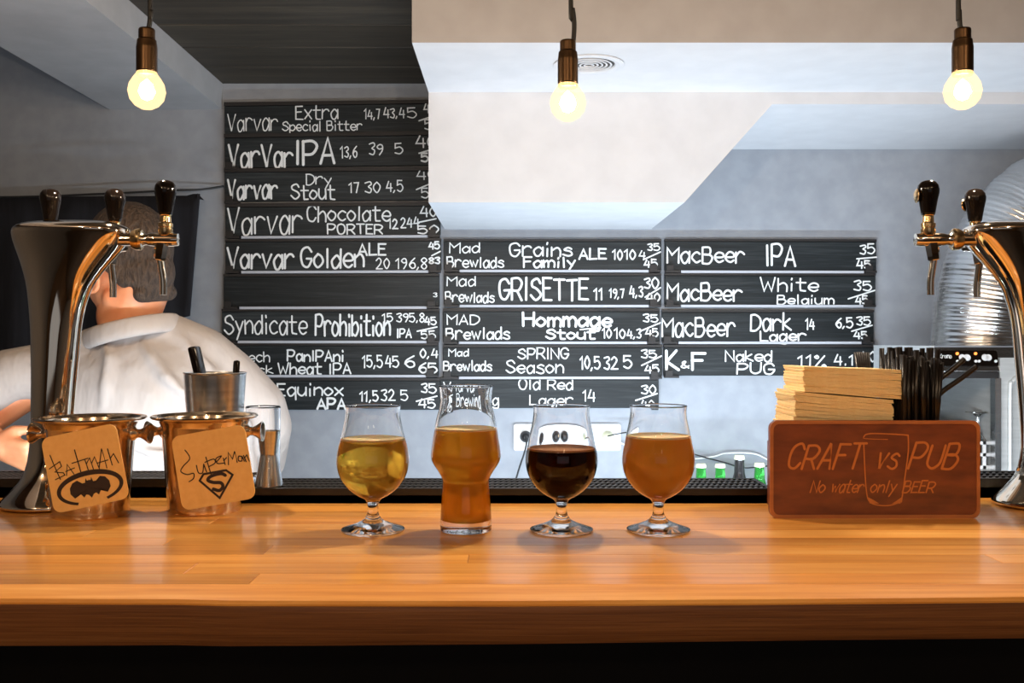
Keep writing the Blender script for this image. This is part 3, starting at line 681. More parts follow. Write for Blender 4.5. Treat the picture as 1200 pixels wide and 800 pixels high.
def draw_a(b):
    # jagged marker lettering B A t m A n
    w = 1.15
    pline(b, [(-38,24),(-36,14),(-31,-7)], w); pline(b, [(-42,8),(-28,14),(-27,8),(-36,3),(-26,0),(-25,-3),(-37,-6)], w)
    pline(b, [(-23,-4),(-20,9),(-14,-4)], w); pline(b, [(-23,1),(-12,3)], w)
    pline(b, [(-8,24),(-5,-8)], 1.4); pline(b, [(-14,9),(6,11)], w)
    pline(b, [(2,10),(4,-5)], 1.2); pline(b, [(3,5),(8,11),(10,-3)], 1.2); pline(b, [(9,4),(14,11),(17,-4)], 1.2)
    pline(b, [(17,-3),(24,19),(26,-5)], 1.2); pline(b, [(16,3),(29,4)], w)
    pline(b, [(31,17),(33,-3)], 1.3); pline(b, [(32,5),(37,10),(41,-2)], 1.3)
    # dark winged shape inside an open brush-drawn ring
    n = 44; ring = []
    for i in range(n+1):
        a = math.radians(-62+305*i/n)
        wd = 1.6+1.4*math.sin(PI*i/n)
        ring.append(((2+38*math.cos(a)), (-24+18*math.sin(a)), wd, a))
    for (x0, z0, w0, a0), (x1, z1, w1, a1) in zip(ring, ring[1:]):
        poly(b, [(x0+w0*math.cos(a0), z0+w0*math.sin(a0)), (x0-w0*math.cos(a0), z0-w0*math.sin(a0)), (x1-w1*math.cos(a1), z1-w1*math.sin(a1)), (x1+w1*math.cos(a1), z1+w1*math.sin(a1))])
    half = [(0,-14.5),(2.2,-15),(3.4,-11.5),(5,-17),(11,-17),(14,-12.5),(20,-14.5),(24,-20),(24.5,-27),(20,-33),(17,-29),(12,-29.5),(9,-34),(6,-31),(3,-32),(0,-36)]
    for s in (1, -1):
        for (xa, za), (xb, zb) in zip(half, half[1:]):
            poly(b, [(2, -24), (2+s*xa, za), (2+s*xb, zb)])
def draw_b(b):
    w = 1.35
    pline(b, [(-31,27),(-27,19),(-28,14),(-36,8),(-40,2),(-33,-3),(-25,-3),(-26,-9),(-32,-12)], w, True)
    pline(b, [(-20,6),(-19,-3),(-14,-4),(-11,6)], w, True); pline(b, [(-11,6),(-9,-4)], w)
    pline(b, [(-7,14),(-4,-8)], w); pline(b, [(-9,8),(2,10),(3,5),(-5,2)], w, True)
    pline(b, [(5,6),(12,12),(5,10),(6,4),(14,3)], w, True); pline(b, [(14,9),(15,1)], w); pline(b, [(14,6),(18,9)], w)
    pline(b, [(19,0),(21,15),(25,6),(29,15),(30,1)], w); pline(b, [(37,7),(33,8),(32,3),(36,2),(37,7),(39,1)], w, True)
    pline(b, [(39,8),(41,0)], w); pline(b, [(40,5),(43,8),(45,0)], w)
    # faceted shield with a curved letter inside
    sh = [(-19,-13),(-13,-6),(15,-6),(22,-13),(2,-38)]
    pline(b, sh+[sh[0]], 2.6)
    pline(b, [(13,-12),(8,-9),(-4,-10),(-9,-14),(-3,-18),(6,-20),(8,-25),(3,-29),(-4,-26)], 4.0, True)
    return
coaster(99.5, 548.5, 1.173, 12, 'square tan coaster with an oval winged drawing, leaning on the left bucket', draw_a)
coaster(250, 547.5, 1.204, 10, 'square tan coaster with a pointed shield drawing, leaning on the second bucket', draw_b)

# ---------------------------------------------------------------- mats and drip trays
def mat_obj(name, label, cat, x0, x1, y0, y1, h, pitch, slant, nrow):
    t = thing(name, label, cat, ((x0+x1)/2, (y0+y1)/2, BT)); cx, cy = (x0+x1)/2, (y0+y1)/2
    b = new(); bx(b, x0-cx, x1-cx, y0-cy, y1-cy, 0.0, h*0.55)
    for (a, c, d_, e) in ((x0, x1, y0, y0+0.006), (x0, x1, y1-0.006, y1), (x0, x0+0.006, y0, y1), (x1-0.006, x1, y0, y1)): bx(b, a-cx, c-cx, d_-cy, e-cy, 0, h)
    for k in range(1, nrow):
        yy = y0+(y1-y0)*k/nrow; bx(b, x0-cx, x1-cx, yy-0.0025-cy, yy+0.0025-cy, 0.0, h)
    obj('body', b, M_rubber, t)
    b = new(); dy = (y1-y0)/nrow
    for k in range(nrow):
        x = x0+0.004
        while x < x1-0.012:
            q = [b.verts.new((x-cx+a, y0+dy*k+c-cy, z)) for z in (h*0.5, h*0.97) for a, c in ((0,0.004),(pitch*0.4,0.004),(pitch*0.4+slant,dy-0.004),(slant,dy-0.004))]
            for f in ((4,5,6,7),(0,1,5,4),(1,2,6,5),(2,3,7,6),(3,0,4,7)): b.faces.new([q[i] for i in f])
            x += pitch
    o = obj('ribs', b, M_rib, t); o['kind'] = 'stuff'
mat_obj('bar_mat', 'long black rubber bar mat with slanted ribs behind the beer glasses', 'bar mat', -0.452, 0.350, 1.316, 1.416, 0.020, 0.0078, 0.007, 4)
mat_obj('drip_tray', 'black slotted drip tray behind the left tap tower and buckets', 'drip tray', -1.0, -0.462, 1.3625, 1.444, 0.027, 0.009, 0.012, 1)
mat_obj('drip_tray', 'black slotted drip tray behind the right tap tower', 'drip tray', 0.42, 1.1, 1.3625, 1.444, 0.027, 0.009, 0.012, 3)

# ---------------------------------------------------------------- tin with knives, jigger, glass
t = thing('shaker_tin', 'tall brushed steel tin holding two dark handles behind the second bucket', 'tin', (-0.4115, 1.36, BT+0.020))
obj('tin_body', lathe(new(), [(0, 0.001), (0.030, 0.0), (0.032, 0.003), (0.0418, 0.152), (0.0428, 0.1535), (0.0420, 0.1545), (0.0408, 0.153), (0.031, 0.005), (0, 0.004)], 48), M_steel, t, 50)
def handle(label, p0, p1, wd, th):
    p0 = Vector(p0); p1 = Vector(p1); dv = p1-p0; L = dv.length
    b = bx(new(), -wd/2, wd/2, -th/2, th/2, L*0.42, L); bevel(b, 0.003, 2)
    M = Matrix.Translation(p0) @ dv.to_track_quat('Z', 'Y').to_matrix().to_4x4()
    t = thing('bar_knife', label, 'knife', p0); M2 = Matrix.Translation(-p0) @ M
    b.transform(M2); obj('grip', b, M_knob, t, 30)
    b = bx(new(), -wd*0.35, wd*0.35, -0.0008, 0.0008, 0.0, L*0.42); b.transform(M2); obj('blade', b, M_steel, t)
base = BT+0.026
handle('wide dark wooden handle leaning left in the steel tin', (-0.398, 1.36, base), P(227, 406, 1.36), 0.024, 0.012)
handle('thin dark handle standing upright at the right in the steel tin', (-0.395, 1.372, base+0.002), P(277.5, 422, 1.378), 0.011, 0.008)
t = thing('jigger', 'steel double jigger standing in front of a clear glass', 'jigger', ((315-600)/F*1.338, 1.338, BT+0.020))
obj('jigger_body', lathe(new(), [(0, 0.038), (0.010, 0.032), (0.0175, 0.001), (0.0188, 0.0), (0.0192, 0.0008), (0.0118, 0.0415), (0.0115, 0.0435), (0.0120, 0.046), (0.0155, 0.0745), (0.0157, 0.0755), (0.0150, 0.0755), (0.0110, 0.048), (0, 0.045)], 40), M_steel, t, 50)
t = thing('clear_tumbler', 'empty clear straight glass behind the steel jigger', 'glass', (-0.3525, 1.389, BT+0.020))
obj('glass_body', lathe(new(), [(0, 0), (0.0225, 0), (0.0232, 0.002), (0.0245, 0.104), (0.0238, 0.1055), (0.0230, 0.104), (0.0217, 0.010), (0.019, 0.008), (0, 0.007)], 40), M_glass, t, True)

# ---------------------------------------------------------------- tap towers
def tower(s, label):
    """s = 1: left tower; s = -1: mirror image on the right."""
    X0 = -0.610 if s > 0 else 0.702; Y0 = 1.297
    t = thing('beer_tap_tower', label, 'beer tap', (X0, Y0, BT))
    k = Y0/F
    sil = [(0.0,0,112),(0.004,0,112),(0.010,3,109),(0.018,10,102),(0.030,21,91),(0.045,29,83),(0.075,34,78)]
    rows = [(480,35,80),(440,35.5,83.5),(400,34.5,87),(380,33.5,89),(360,32,93),(341,30,99),(328,28,106),(317,25,114),(306,22,123),(296,18.5,132),(287,15.5,139),(280,14,143.5),(274,13,145.5),(269,14.5,145),(264.5,19,141),(261,27,133),(258.5,40,118),(257,58,98)]
    prof = [(z, a, b) for z, a, b in sil] + [((0.217-(y-400)*k), a, b) for y, a, b in rows]
    bm = new(); rings = []; n = 48
    for z, a, b_ in prof:
        cx = ((a+b_)/2-56)*k*s; hw = (b_-a)/2*k
        if z < 0.08: hd = hw; e = 1.0; cy = 0
        else:
            u = min(1, max(0, (z-0.24)/0.13)); hd = min(hw, 0.0255+0.020*u*u); e = 1.0-0.38*u; cy = 0.006*u
            if z > 0.366: hd *= max(0.12, 1-((z-0.366)/0.0125)**2)
        ring = []
        for i in range(n):
            th = 2*PI*i/n; c_, s_ = math.cos(th), math.sin(th)
            ring.append(bm.verts.new((cx+hw*math.copysign(abs(c_)**e, c_), cy+hd*math.copysign(abs(s_)**e, s_), z)))
        rings.append(ring)
    for a, b_ in zip(rings, rings[1:]):
        for i in range(n): bm.faces.new((a[i], a[(i+1)%n], b_[(i+1)%n], b_[i]))
    bm.faces.new(rings[0][::-1]); bm.faces.new(rings[-1])
    bmesh.ops.recalc_face_normals(bm, faces=bm.faces)
    o = obj('tower_body', bm, M_chrome, t, 'all'); o.modifiers.new('sub', 'SUBSURF').render_levels = 1; o.modifiers['sub'].levels = 1
    # raised chrome trim along both edges
    for side in (0, 1):
        pts = []
        for z, a, b_ in prof[5:-4]:
            xx = ((b_ if side else a)-56)*k*s
            pts.append((xx+(-0.0012 if (side == 1) == (s > 0) else 0.0012), 0.004, z))
        obj('edge_trim', tube(new(), spline(pts, 3), 0.0042, 10), M_chrome, t, 'all')
    # faucets
    for (hx, hy, ang) in ((0.152, 0.0, 4), (0.056, 0.072, 62), (-0.034, 0.072, 105)):
        a = math.radians(ang); dx, dy = math.cos(a)*s, math.sin(a)
        zf = 0.3515
        Mf = Matrix.Translation((hx*s-dx*0.05, hy-dy*0.05, zf)) @ Matrix(((dx, -dy, 0, 0), (dy, dx, 0, 0), (0, 0, 1, 0), (0, 0, 0, 1)))
        Rx = Matrix.Rotation(PI/2, 4, 'Y')
        bm = lathe(new(), [(0, -0.012), (0.0085, -0.012), (0.0085, 0.006), (0.011, 0.007), (0.0115, 0.011), (0.0135, 0.012), (0.0140, 0.0175), (0.0125, 0.0195), (0.0085, 0.0205), (0.0072, 0.026), (0.0085, 0.030), (0.0090, 0.036), (0.0090, 0.060), (0.0082, 0.064), (0.0082, 0.0665), (0, 0.067)], 24, Mf @ Rx)
        fa = obj('faucet', bm, M_chrome, t, 40)
        obj('shank_nut', lathe(new(), [(0.0, 0.0065), (0.0118, 0.0070), (0.0142, 0.012), (0.0146, 0.0178), (0.0125, 0.0200), (0, 0.0201)], 24, Mf @ Rx), M_brass, fa, 40)
        obj('collar', lathe(new(), [(0.0, 0.004), (0.0085, 0.006), (0.0095, 0.010), (0.0095, 0.0145), (0.0082, 0.0150), (0.0082, 0.0160), (0.0095, 0.0165), (0.0095, 0.0215), (0.0075, 0.0230), (0.0070, 0.031), (0.0080, 0.0325), (0, 0.033)], 24, Mf @ Matrix.Translation((0.05, 0, 0))), M_brass, fa, 40)
        obj('tap_handle', lathe(new(), [(0, 0.0325), (0.0085, 0.0327), (0.0092, 0.036), (0.0115, 0.050), (0.0138, 0.0610), (0.0142, 0.066), (0.0132, 0.0715), (0.0100, 0.0760), (0.005, 0.0782), (0, 0.0785)], 32, Mf @ Matrix.Translation((0.05, 0, 0))), M_knob, fa, 'all')
        if s < 0:
            obj('badge', lathe(new(), [(0, 0.0), (0.0085, 0.0), (0.0095, 0.0015), (0.006, 0.0035), (0, 0.004)], 20, Mf @ Matrix.Translation((0.0635, 0, 0.058)) @ Rx), M_brass, fa, True)
        Ms = Mf @ Matrix.Translation((0.046, 0, 0))
        obj('spout_collar', lathe(new(), [(0, -0.004), (0.0090, -0.005), (0.0080, -0.026), (0.0070, -0.0275), (0, -0.0275)], 6, Ms @ Matrix.Rotation(math.radians(8), 4, 'Y')), M_chrome, fa, 30)
        pts = [(-0.003, 0, -0.026), (-0.001, 0, -0.04), (0.001, 0, -0.055), (0.001, 0, -0.073)]
        obj('spout', tube(new(), [Ms @ Vector(p) for p in spline(pts, 4)], 0.0046, 14), M_chrome, fa, 40)
tower(1, 'polished chrome beer tap tower with three black handles at the left end of the bar')
tower(-1, 'polished chrome beer tap tower at the right edge of the picture')

# ---------------------------------------------------------------- sign holder with napkins and straws
SY = 1.206
sg = thing('napkin_holder', 'wooden napkin holder with a reddish carved front sign', 'napkin holder', ((1025-600)/F*SY, SY, BT))
SW, SH = 246*SY/F, 0.120
k = SY/F
obj('sign_panel', extrude(new(), [(x, z+SH/2) for x, z in rrect(SW, SH, 0.010)], 0, 0.007), M_sign, sg, 30)
# raised border
b = new(); o1 = rrect(SW, SH, 0.010, 6); o2 = rrect(SW-0.0085, SH-0.0085, 0.0075, 6); n = len(o1)
for i in range(n):
    j = (i+1) % n
    A, B_, D_, E_ = o1[i], o1[j], o2[j], o2[i]
    q = [b.verts.new((A[0], -0.0016, A[1]+SH/2)), b.verts.new((B_[0], -0.0016, B_[1]+SH/2)), b.verts.new((D_[0], -0.0016, D_[1]+SH/2)), b.verts.new((E_[0], -0.0016, E_[1]+SH/2))]
    b.faces.new(q)
    q2 = [b.verts.new((D_[0], -0.0016, D_[1]+SH/2)), b.verts.new((E_[0], -0.0016, E_[1]+SH/2)), b.verts.new((E_[0], 0.0002, E_[1]+SH/2)), b.verts.new((D_[0], 0.0002, D_[1]+SH/2))]
    b.faces.new(q2)
    q3 = [b.verts.new((A[0], -0.0016, A[1]+SH/2)), b.verts.new((B_[0], -0.0016, B_[1]+SH/2)), b.verts.new((B_[0], 0.0002, B_[1]+SH/2)), b.verts.new((A[0], 0.0002, A[1]+SH/2))]
    b.faces.new(q3)
obj('border', b, noise_mat('sign_border_wood', (0.42,0.14,0.045), (0.52,0.19,0.06), (9,9,30), 0.45, nscale=2), sg)
b = new(); random.seed(5)
sx = lambda x: (x-1025)*k
sz = lambda y: SH/2-(y-550)*k
def sw(txt, x0, x1, base, h, wd, slant=0.32): write(b, txt, sx(x0), sx(x1), sz(base), h*k, wd*k, -0.0007, slant, jit=0.12)
sw('CRAFT', 921, 1006, 549, 28, 2.9); sw('vs', 1026, 1049, 549, 26, 2.7); sw('PUB', 1064, 1119, 549, 28, 2.9)
sw('No', 949, 965, 577, 13, 1.7); sw('water', 973, 1010, 577, 14, 1.6); sw('only', 1019, 1048, 577, 14, 1.6); sw('BEER', 1057, 1093, 577, 13, 1.7)
obj('lettering', b, M_carve, sg)
b = new()
def sl(pts, wd, sm=True):
    q = [Vector((sx(x), sz(y))) for x, y in pts]
    if sm: q = spline(q, 5)
    ribbon(b, q, wd*k, -0.0006)
sl([(1012,512),(1015,509),(1025,508),(1050,509),(1064,510)], 1.5); sl([(1012,512),(1014,514),(1040,515)], 0.9)
sl([(1012,520),(1013,545),(1015,575),(1019,588),(1030,592),(1043,592),(1055,588)], 1.5); sl([(1064,510),(1064,530),(1060,560),(1058,575),(1056,588)], 1.6)
for tri in ([(1016,582),(1019,590),(1030,590),(1024,586)], [(1057,582),(1050,587),(1045,590),(1055,590)]):
    b.faces.new([b.verts.new((sx(x), -0.0006, sz(y))) for x, y in tri])
obj('carved_glass_outline', b, M_carve, sg)
cxs = sg.location.x
bl, brr = 0.341-cxs, 0.546-cxs; yb = 1.311-SY
b = new(); bx(b, bl, brr, 0.0072, yb, 0, 0.006); obj('bottom', b, M_sign, sg)
obj('back', bx(new(), bl, brr, yb-0.005, yb, 0.006, 0.085), M_sign, sg)
obj('side', bx(new(), bl, bl+0.004, 0.0072, yb-0.005, 0.006, 0.085), M_sign, sg)
obj('side', bx(new(), brr-0.004, brr, 0.0072, yb-0.005, 0.006, 0.085), M_sign, sg)
div = 0.4745-cxs
obj('divider', bx(new(), div, div+0.003, 0.0072, yb-0.005, 0.006, 0.10), M_sign, sg)
# napkins
def napkin_mesh(seed):
    random.seed(seed); bm = new(); W, D = 0.122, 0.088
    for lay in range(2):
        z0 = lay*0.0021; nx = 10; top = []
        ph = random.random()*6; off = random.uniform(-0.0009, 0.0009)
        r = []
        for i in range(nx+1):
            u = i/nx; x = -W/2+W*u+off; zz = z0+0.00018*math.sin(u*7+ph)
            r.append([bm.verts.new((x, -D/2+random.uniform(0, 0.0006), zz)), bm.verts.new((x, D/2, zz)), bm.verts.new((x, D/2, zz+0.0020)), bm.verts.new((x, -D/2+random.uniform(0, 0.0006), zz+0.0020))])
        for a, c in zip(r, r[1:]):
            for q in range(4): bm.faces.new((a[q], a[(q+1)%4], c[(q+1)%4], c[q]))
        bm.faces.new(r[0]); bm.faces.new(r[-1][::-1])
    bmesh.ops.recalc_face_normals(bm, faces=bm.faces)
    me = bpy.data.meshes.new('napkin'); bm.to_mesh(me); bm.free(); me.materials.append(M_napkin); return me
nm = [napkin_mesh(i) for i in range(4)]
random.seed(9)
z = BT+0.0068; nn = 0
while z < BT+0.1835:
    upper = z > BT+0.149
    vis = z-BT
    tl = math.radians(0.3) if vis < 0.07 else math.radians(min(5.0, (vis-0.07)*75) if not upper else max(1.8, 4.6-(vis-0.149)*85))
    ctr = 0.4085+ (0.0 if vis < 0.11 else (0.003 if not upper else 0.0135)) + random.uniform(-0.0016, 0.0016)*(0.4 if vis < 0.09 else 1)
    o = obj('napkin', nm[nn % 4], loc=(ctr, 1.2598, z), rot=(0, tl, random.uniform(-0.02, 0.02)*(0.3 if vis < 0.09 else 1)))
    tag(o, 'folded cream paper napkin in the upper bundle of the wooden holder' if upper else 'folded cream paper napkin in the lower pile of the wooden holder', 'napkin', 'napkins of the upper bundle' if upper else 'napkins of the lower pile')
    z += 0.0042 if not (0.1445 < z-BT < 0.149) else 0.0048
    nn += 1
# straws
def straw_mesh(bent=0):
    if not bent:
        bm = new(); r0 = 0.0033; L = 0.197
        lathe(bm, [(r0, 0), (r0, L*0.72), (r0*1.08, L*0.725), (r0*1.08, L*0.745), (r0, L*0.75), (r0, L), (r0*0.8, L), (r0*0.8, L-0.004)], 10)
    else:
        bm = tube(new(), spline([(0,0,0), (0,0,0.10), (0.0,0,0.128), (0.008,0,0.142), (0.030,0,0.159), (0.048,0,0.174)], 5), 0.0031, 10)
    me = bpy.data.meshes.new('straw'); bm.to_mesh(me); bm.free(); me.materials.append(M_straw)
    for p in me.polygons: p.use_smooth = True
    return me
sm0 = straw_mesh(); sm1 = straw_mesh(1)
random.seed(21)
cnt = 0
for i in range(7):
    for j in range(12):
        X = 0.4865+i*0.0066; Yp = 1.2170+j*0.0068+(i % 2)*0.003
        lean = (i-3.2)*0.016+random.uniform(-0.05, 0.05); lean = max(-0.005 if (i < 2 and Yp < 1.30) else -0.08, min(0.13, lean)); ly = random.uniform(-0.03, 0.03)
        o = obj('straw', sm0, loc=(X, Yp, BT+0.0075), rot=(ly*0.5, lean, random.random()*6)); cnt += 1
        o.rotation_euler = (ly, lean, 0); o.scale = (1, 1, random.uniform(0.93, 1.03))
        tag(o, 'straight black drinking straw in the dense bunch at the right of the holder', 'straw', 'straight black straws in the bunch')
for j in range(6):
    o = obj('straw', sm0, loc=(0.4825+0.0008*j, 1.3025, BT+0.0075+0.0005*j), rot=(0.0, -0.055-0.020*j, 0)); o.scale = (1, 1, 0.99)
    tag(o, 'black drinking straw leaning left behind the napkins', 'straw', 'black straws behind the napkins')
for X, Yp, lb, sc, rz in ((0.529, 1.262, 'black bent straw, the higher of the two sticking out to the right', 1.08, 0.1), (0.532, 1.240, 'black bent straw, the lower of the two sticking out to the right', 1.03, -0.1)):
    o = obj('straw', sm1, loc=(X, Yp, BT+0.0075), rot=(0, 0.02, rz)); o.scale = (sc, 1, sc); tag(o, lb, 'straw')
# ---------------------------------------------------------------- the bartender
def capsule(bm, a, b_, ra, rb, seg=16):
    a = Vector(a); b_ = Vector(b_); d = (b_-a); L = max(d.length, 1e-5); t = d/L
    q = t.to_track_quat('Z', 'Y').to_matrix().to_4x4(); M = Matrix.Translation(a) @ q
    pr = [(0, -ra)]+[(ra*math.cos(u), -ra*math.sin(u)) for u in (1.1, 0.6, 0.2)]+[(ra, 0)]+[(rb, L)]+[(rb*math.cos(u), L+rb*math.sin(u)) for u in (0.2, 0.6, 1.1)]+[(0, L+rb)]
    return lathe(bm, pr, seg, M)
def chain(bm, pts, rads, seg=14):
    for i in range(len(pts)-1): capsule(bm, pts[i], pts[i+1], rads[i], rads[i+1], seg)
def ell(bm, c, r, M=None, seg=24):
    n = 12; pr = [(math.sin(PI*i/n) if 0 < i < n else 0, -math.cos(PI*i/n)) for i in range(n+1)]
    m = Matrix.Translation(Vector(c)) @ Matrix.Diagonal((r[0], r[1], r[2], 1))
    return lathe(bm, pr, seg, (M @ m) if M is not None else m)
def organic(name, bm, m, parent, voxel, smooth=4, loc=None):
    o = obj(name, bm, m, parent, 'all')
    r = o.modifiers.new('remesh', 'REMESH'); r.mode = 'VOXEL'; r.voxel_size = voxel; r.use_smooth_shade = True
    s = o.modifiers.new('smooth', 'SMOOTH'); s.factor = 0.5; s.iterations = smooth
    if loc is not None: o.location = loc
    return o
pr0 = Vector((-0.72, 2.0, 0.0))
person = thing('person', 'person in an off-white shirt with a collar seen from behind at the left', 'person', pr0)
Q = lambda x, y, Y: P(x, y, Y)-pr0
# head frame: X right ear side, Y the way the face looks, Z up
hc = Q(149, 312, 1.90)
yaw = math.radians(54)
HM = Matrix.Translation(hc) @ Matrix.Rotation(yaw, 4, 'Z') @ Matrix.Rotation(math.radians(-16), 4, 'X') @ Matrix.Rotation(math.radians(-6), 4, 'Y')
def H(x, y, z): return HM @ Vector((x, y, z))
bm = new()
# skull, jaw, face
ell(bm, (0, -0.010, 0.018), (0.074, 0.094, 0.092), HM); ell(bm, (0, 0.020, -0.035), (0.062, 0.072, 0.075), HM)
chain(bm, [H(-0.045, 0.0, -0.06), H(-0.012, 0.072, -0.092)], [0.022, 0.020]); chain(bm, [H(0.045, 0.0, -0.06), H(0.012, 0.072, -0.092)], [0.022, 0.020])
capsule(bm, H(0, 0.070, -0.055), H(0, 0.078, -0.085), 0.026, 0.020)
capsule(bm, H(-0.03, 0.066, 0.018), H(0.03, 0.066, 0.018), 0.022, 0.022)       # brow
capsule(bm, H(0, 0.086, 0.010), H(0, 0.104, -0.026), 0.009, 0.013)             # nose
for sx_ in (-1, 1):
    capsule(bm, H(sx_*0.006, 0.098, -0.030), H(sx_*0.013, 0.092, -0.031), 0.009, 0.008)
    ell(bm, (sx_*0.030, 0.074, 0.000), (0.013, 0.011, 0.011), HM)               # eyes
    capsule(bm, H(sx_*0.040, 0.052, -0.025), H(sx_*0.030, 0.066, -0.04), 0.020, 0.016)
capsule(bm, H(-0.018, 0.084, -0.056), H(0.018, 0.084, -0.056), 0.0075, 0.0075); capsule(bm, H(-0.015, 0.083, -0.067), H(0.015, 0.083, -0.067), 0.008, 0.008)
# ears: bowl and rim
for e in (-1, 1):
    cen = Vector((e*(0.088 if e < 0 else 0.077), -0.004 if e < 0 else 0.008, -0.016))
    ring = [cen+Vector((e*(0.006+0.008*math.cos(u-2.6)), -0.006-0.0185*math.cos(u), 0.034*math.sin(u)+(0.004 if math.sin(u) > 0 else 0))) for u in [k*PI/7 for k in range(-3, 11)]]
    chain(bm, [HM @ p for p in ring], [0.0048]*len(ring), 10)
    ell(bm, cen+Vector((e*-0.001, 0.000, 0.0)), (0.008, 0.016, 0.030), HM); capsule(bm, H(e*0.080, 0.002, -0.040), H(e*0.084, 0.000, -0.046), 0.007, 0.006); capsule(bm, H(e*0.070, 0.004, -0.010), H(e*0.084, 0.0, -0.012), 0.012, 0.008)
# neck to the trunk
nk = Q(162, 420, 1.935)
chain(bm, [H(0, -0.022, -0.045), Q(150, 370, 1.905), nk], [0.058, 0.058, 0.050], 20)
# trunk and limbs under the clothes
hip = Vector((-0.02, 0.03, 0.90)); chest = Q(172, 480, 1.93)
ell(bm, chest, (0.17, 0.10, 0.16)); ell(bm, hip+Vector((0, 0, 0.12)), (0.14, 0.09, 0.20))
shR, elR, wrR = Q(262, 442, 1.93), Q(312, 492, 1.97), Q(306, 560, 2.16)
shL, elL, wrL = Q(52, 438, 1.90), Q(-34, 500, 1.86), Q(-6, 520, 1.78)
def limb(a, b_, c, r): chain(bm, [a, b_, c], r, 14)
limb(shR, elR, wrR, [0.045, 0.038, 0.026]); limb(shL, elL, wrL, [0.045, 0.038, 0.026])
capsule(bm, Q(162, 430, 1.93), shR, 0.045, 0.045); capsule(bm, Q(162, 430, 1.93), shL, 0.045, 0.045)
for e in (-1, 1):
    hp = hip+Vector((e*0.09, 0, -0.02)); kn = Vector((e*0.11, 0.02, 0.47)); an = Vector((e*0.12, -0.02, 0.09))
    chain(bm, [hp, kn, an], [0.075, 0.052, 0.036], 14); capsule(bm, Vector((e*0.12, -0.03, 0.045)), Vector((e*0.13, 0.14, 0.035)), 0.036, 0.030)
def hand(wr, fwd, side, up, curl, sc=1.0):
    """palm and five fingers; fwd away from the wrist, side towards the thumb, up the back of the hand"""
    f, s_, u = fwd.normalized(), side.normalized(), up.normalized()
    W = lambda a, b_, c: wr+f*a*sc+s_*b_*sc+u*c*sc
    chain(bm, [wr-f*0.02, W(0.02, 0, 0)], [0.025*sc, 0.025*sc])
    for b_ in (-0.026, -0.009, 0.009, 0.026): capsule(bm, W(0.015, b_*0.6, 0), W(0.085, b_, 0), 0.017*sc, 0.0125*sc, 12)
    for b_, L in ((-0.031, 0.062), (-0.011, 0.078), (0.010, 0.084), (0.030, 0.074)):
        p = W(0.088, b_, 0); pts = [p]; ang = 0.25
        for seg_, part in enumerate((0.45, 0.30, 0.25)):
            ang += curl*(0.55 if seg_ == 0 else 0.75); d = f*math.cos(ang)-u*math.sin(ang); pts.append(pts[-1]+d*L*part*sc)
        chain(bm, pts, [0.0098*sc, 0.0090*sc, 0.0082*sc, 0.0072*sc], 12)
    chain(bm, [W(0.025, 0.022, -0.004), W(0.055, 0.045, -0.016), W(0.080, 0.050, -0.032), W(0.100, 0.046, -0.046)], [0.015*sc, 0.0125*sc, 0.0105*sc, 0.0085*sc], 12)
hand(wrL, Vector((0.75, -0.15, -0.25)), Vector((-0.1, -0.3, 1)), Vector((0.1, -1, -0.2)), 1.0, 0.85)
hand(wrR, Vector((-0.55, 0.75, -0.2)), Vector((-0.7, -0.3, 0.5)), Vector((0.1, 0.2, 1)), 0.6)
organic('body', bm, M_skin, person, 0.0042, 3)
# shirt
bm = new()
ell(bm, Q(172, 482, 1.925), (0.212, 0.135, 0.175)); ell(bm, Q(182, 560, 1.94), (0.195, 0.135, 0.22)); ell(bm, hip+Vector((0, -0.01, 0.13)), (0.19, 0.14, 0.14))
capsule(bm, Q(105, 432, 1.90), Q(225, 438, 1.92), 0.070, 0.075)
chain(bm, [Q(152, 402, 1.905), Q(196, 403, 1.91), Q(236, 419, 1.92), Q(268, 446, 1.935), Q(300, 478, 1.95), Q(309, 500, 1.97), Q(308, 540, 2.05)], [0.066, 0.061, 0.061, 0.062, 0.060, 0.056, 0.047], 18)
chain(bm, [Q(150, 408, 1.905), Q(98, 424, 1.90), Q(52, 434, 1.89), Q(10, 442, 1.87), Q(-30, 470, 1.86), Q(-50, 490, 1.84), Q(-36, 505, 1.78)], [0.064, 0.058, 0.054, 0.054, 0.056, 0.052, 0.042], 18)
# cloth folds as low ridges running over back and sleeve
def fold(pts, r): chain(bm, pts, [r*0.5]+[r]*(len(pts)-2)+[r*0.4], 8)
def onb(x, y, d): return Q(x, y, d)
fold([onb(122,398,1.845), onb(128,420,1.812), onb(124,450,1.797), onb(120,478,1.795)], 0.011)
fold([onb(165,396,1.850), onb(178,418,1.822), onb(196,442,1.805), onb(224,470,1.805)], 0.011)
fold([onb(210,392,1.862), onb(228,414,1.852), onb(252,440,1.858), onb(272,466,1.868)], 0.010)
fold([onb(240,468,1.812), onb(262,492,1.825), onb(290,506,1.880)], 0.010)
fold([onb(150,520,1.795), onb(180,532,1.792), onb(220,530,1.800)], 0.010)
shirt = organic('shirt', bm, M_shirt, person, 0.0065, 5)
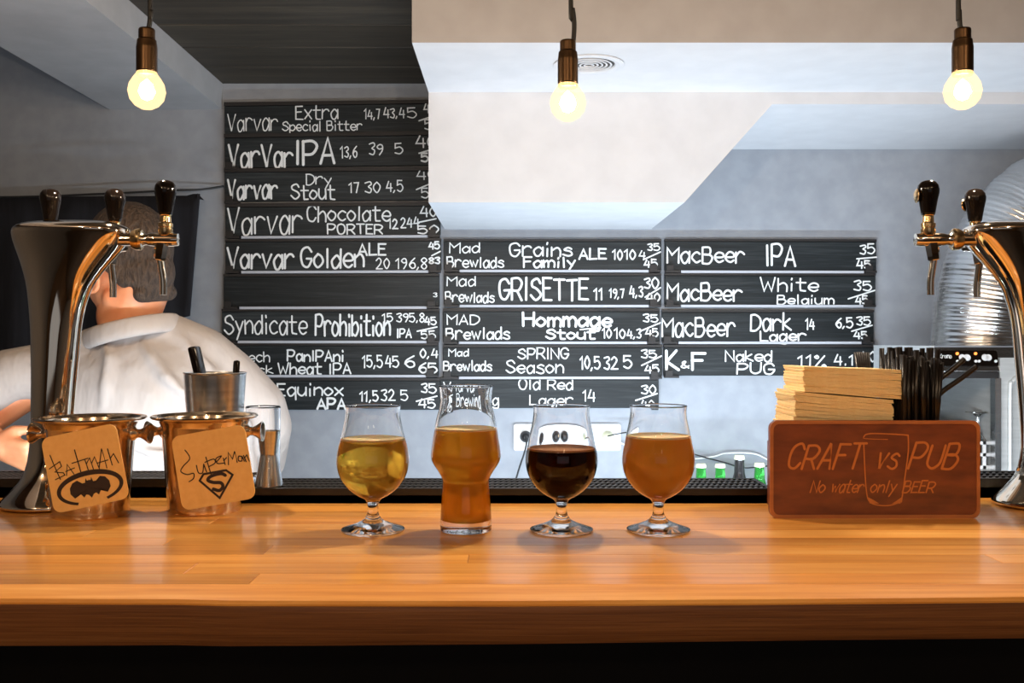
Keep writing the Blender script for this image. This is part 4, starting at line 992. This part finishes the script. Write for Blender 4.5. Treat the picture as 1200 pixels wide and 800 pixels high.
# collar: thick turned-over band standing off the nape
bm = new(); n = 40; cc = Q(156, 388, 1.895); ringp = []
Mc = Matrix.Translation(cc) @ Matrix.Rotation(math.radians(-13), 4, 'Y') @ Matrix.Rotation(math.radians(-3), 4, 'X')
sec = [(0.0, -0.022), (0.008, -0.018), (0.006, 0.000), (0.002, 0.014), (-0.003, 0.017), (-0.007, 0.012), (-0.004, -0.004), (-0.004, -0.022)]
R = []
for i in range(n):
    th = 2*PI*i/n
    R.append([bm.verts.new(Mc @ Vector(((0.088+a)*math.cos(th), (0.080+a)*math.sin(th), z))) for a, z in sec])
for i in range(n):
    a, c = R[i], R[(i+1)%n]
    for k_ in range(len(sec)): bm.faces.new((a[k_], a[(k_+1)%len(sec)], c[(k_+1)%len(sec)], c[k_]))
bmesh.ops.recalc_face_normals(bm, faces=bm.faces)
co = obj('collar', bm, M_shirt, shirt, 'all'); co.modifiers.new('sub', 'SUBSURF').render_levels = 1
# sleeve seam
sp = spline([Q(318,440,1.90), Q(325,452,1.90), Q(323,466,1.905), Q(315,478,1.905)], 6)
# trousers
bm = new(); ell(bm, hip+Vector((0, 0, 0.0)), (0.175, 0.125, 0.13))
for e in (-1, 1): chain(bm, [hip+Vector((e*0.085, 0, -0.04)), Vector((e*0.11, 0.02, 0.47)), Vector((e*0.12, -0.02, 0.12))], [0.098, 0.072, 0.062], 16)
organic('trousers', bm, M_trouser, person, 0.012, 3)
for e in (-1, 1):
    bm = new(); chain(bm, [Vector((e*0.12, -0.05, 0.048)), Vector((e*0.125, 0.05, 0.046)), Vector((e*0.13, 0.15, 0.040))], [0.046, 0.046, 0.040]); organic('shoe', bm, M_rubber, person, 0.008, 3)
# hair: cap over crown, back and temples, cropped at the nape and clear of the ears
bm = new()
ell(bm, (0, -0.024, 0.030), (0.0768, 0.088, 0.089), HM); ell(bm, (0, 0.030, 0.062), (0.064, 0.058, 0.048), HM)
ell(bm, (0, -0.056, -0.026), (0.054, 0.046, 0.056), HM)
for e in (-1, 1): capsule(bm, H(e*0.068, 0.022, 0.022), H(e*0.068, 0.018, -0.014), 0.010, 0.005)
capsule(bm, H(-0.03, -0.062, -0.075), H(0.03, -0.062, -0.075), 0.016, 0.016)
capsule(bm, H(-0.066, -0.036, 0.01), H(-0.052, -0.050, -0.045), 0.016, 0.012); capsule(bm, H(-0.070, -0.004, 0.030), H(-0.070, -0.030, 0.012), 0.012, 0.012)
organic('hair', bm, M_hair, person, 0.0045, 2)
# cloth in the left hand
bm = new(); chain(bm, [Q(-14, 516, 1.66), Q(6, 512, 1.655), Q(16, 518, 1.66)], [0.012, 0.014, 0.008]); chain(bm, [Q(-10, 530, 1.665), Q(8, 528, 1.665)], [0.012, 0.010])
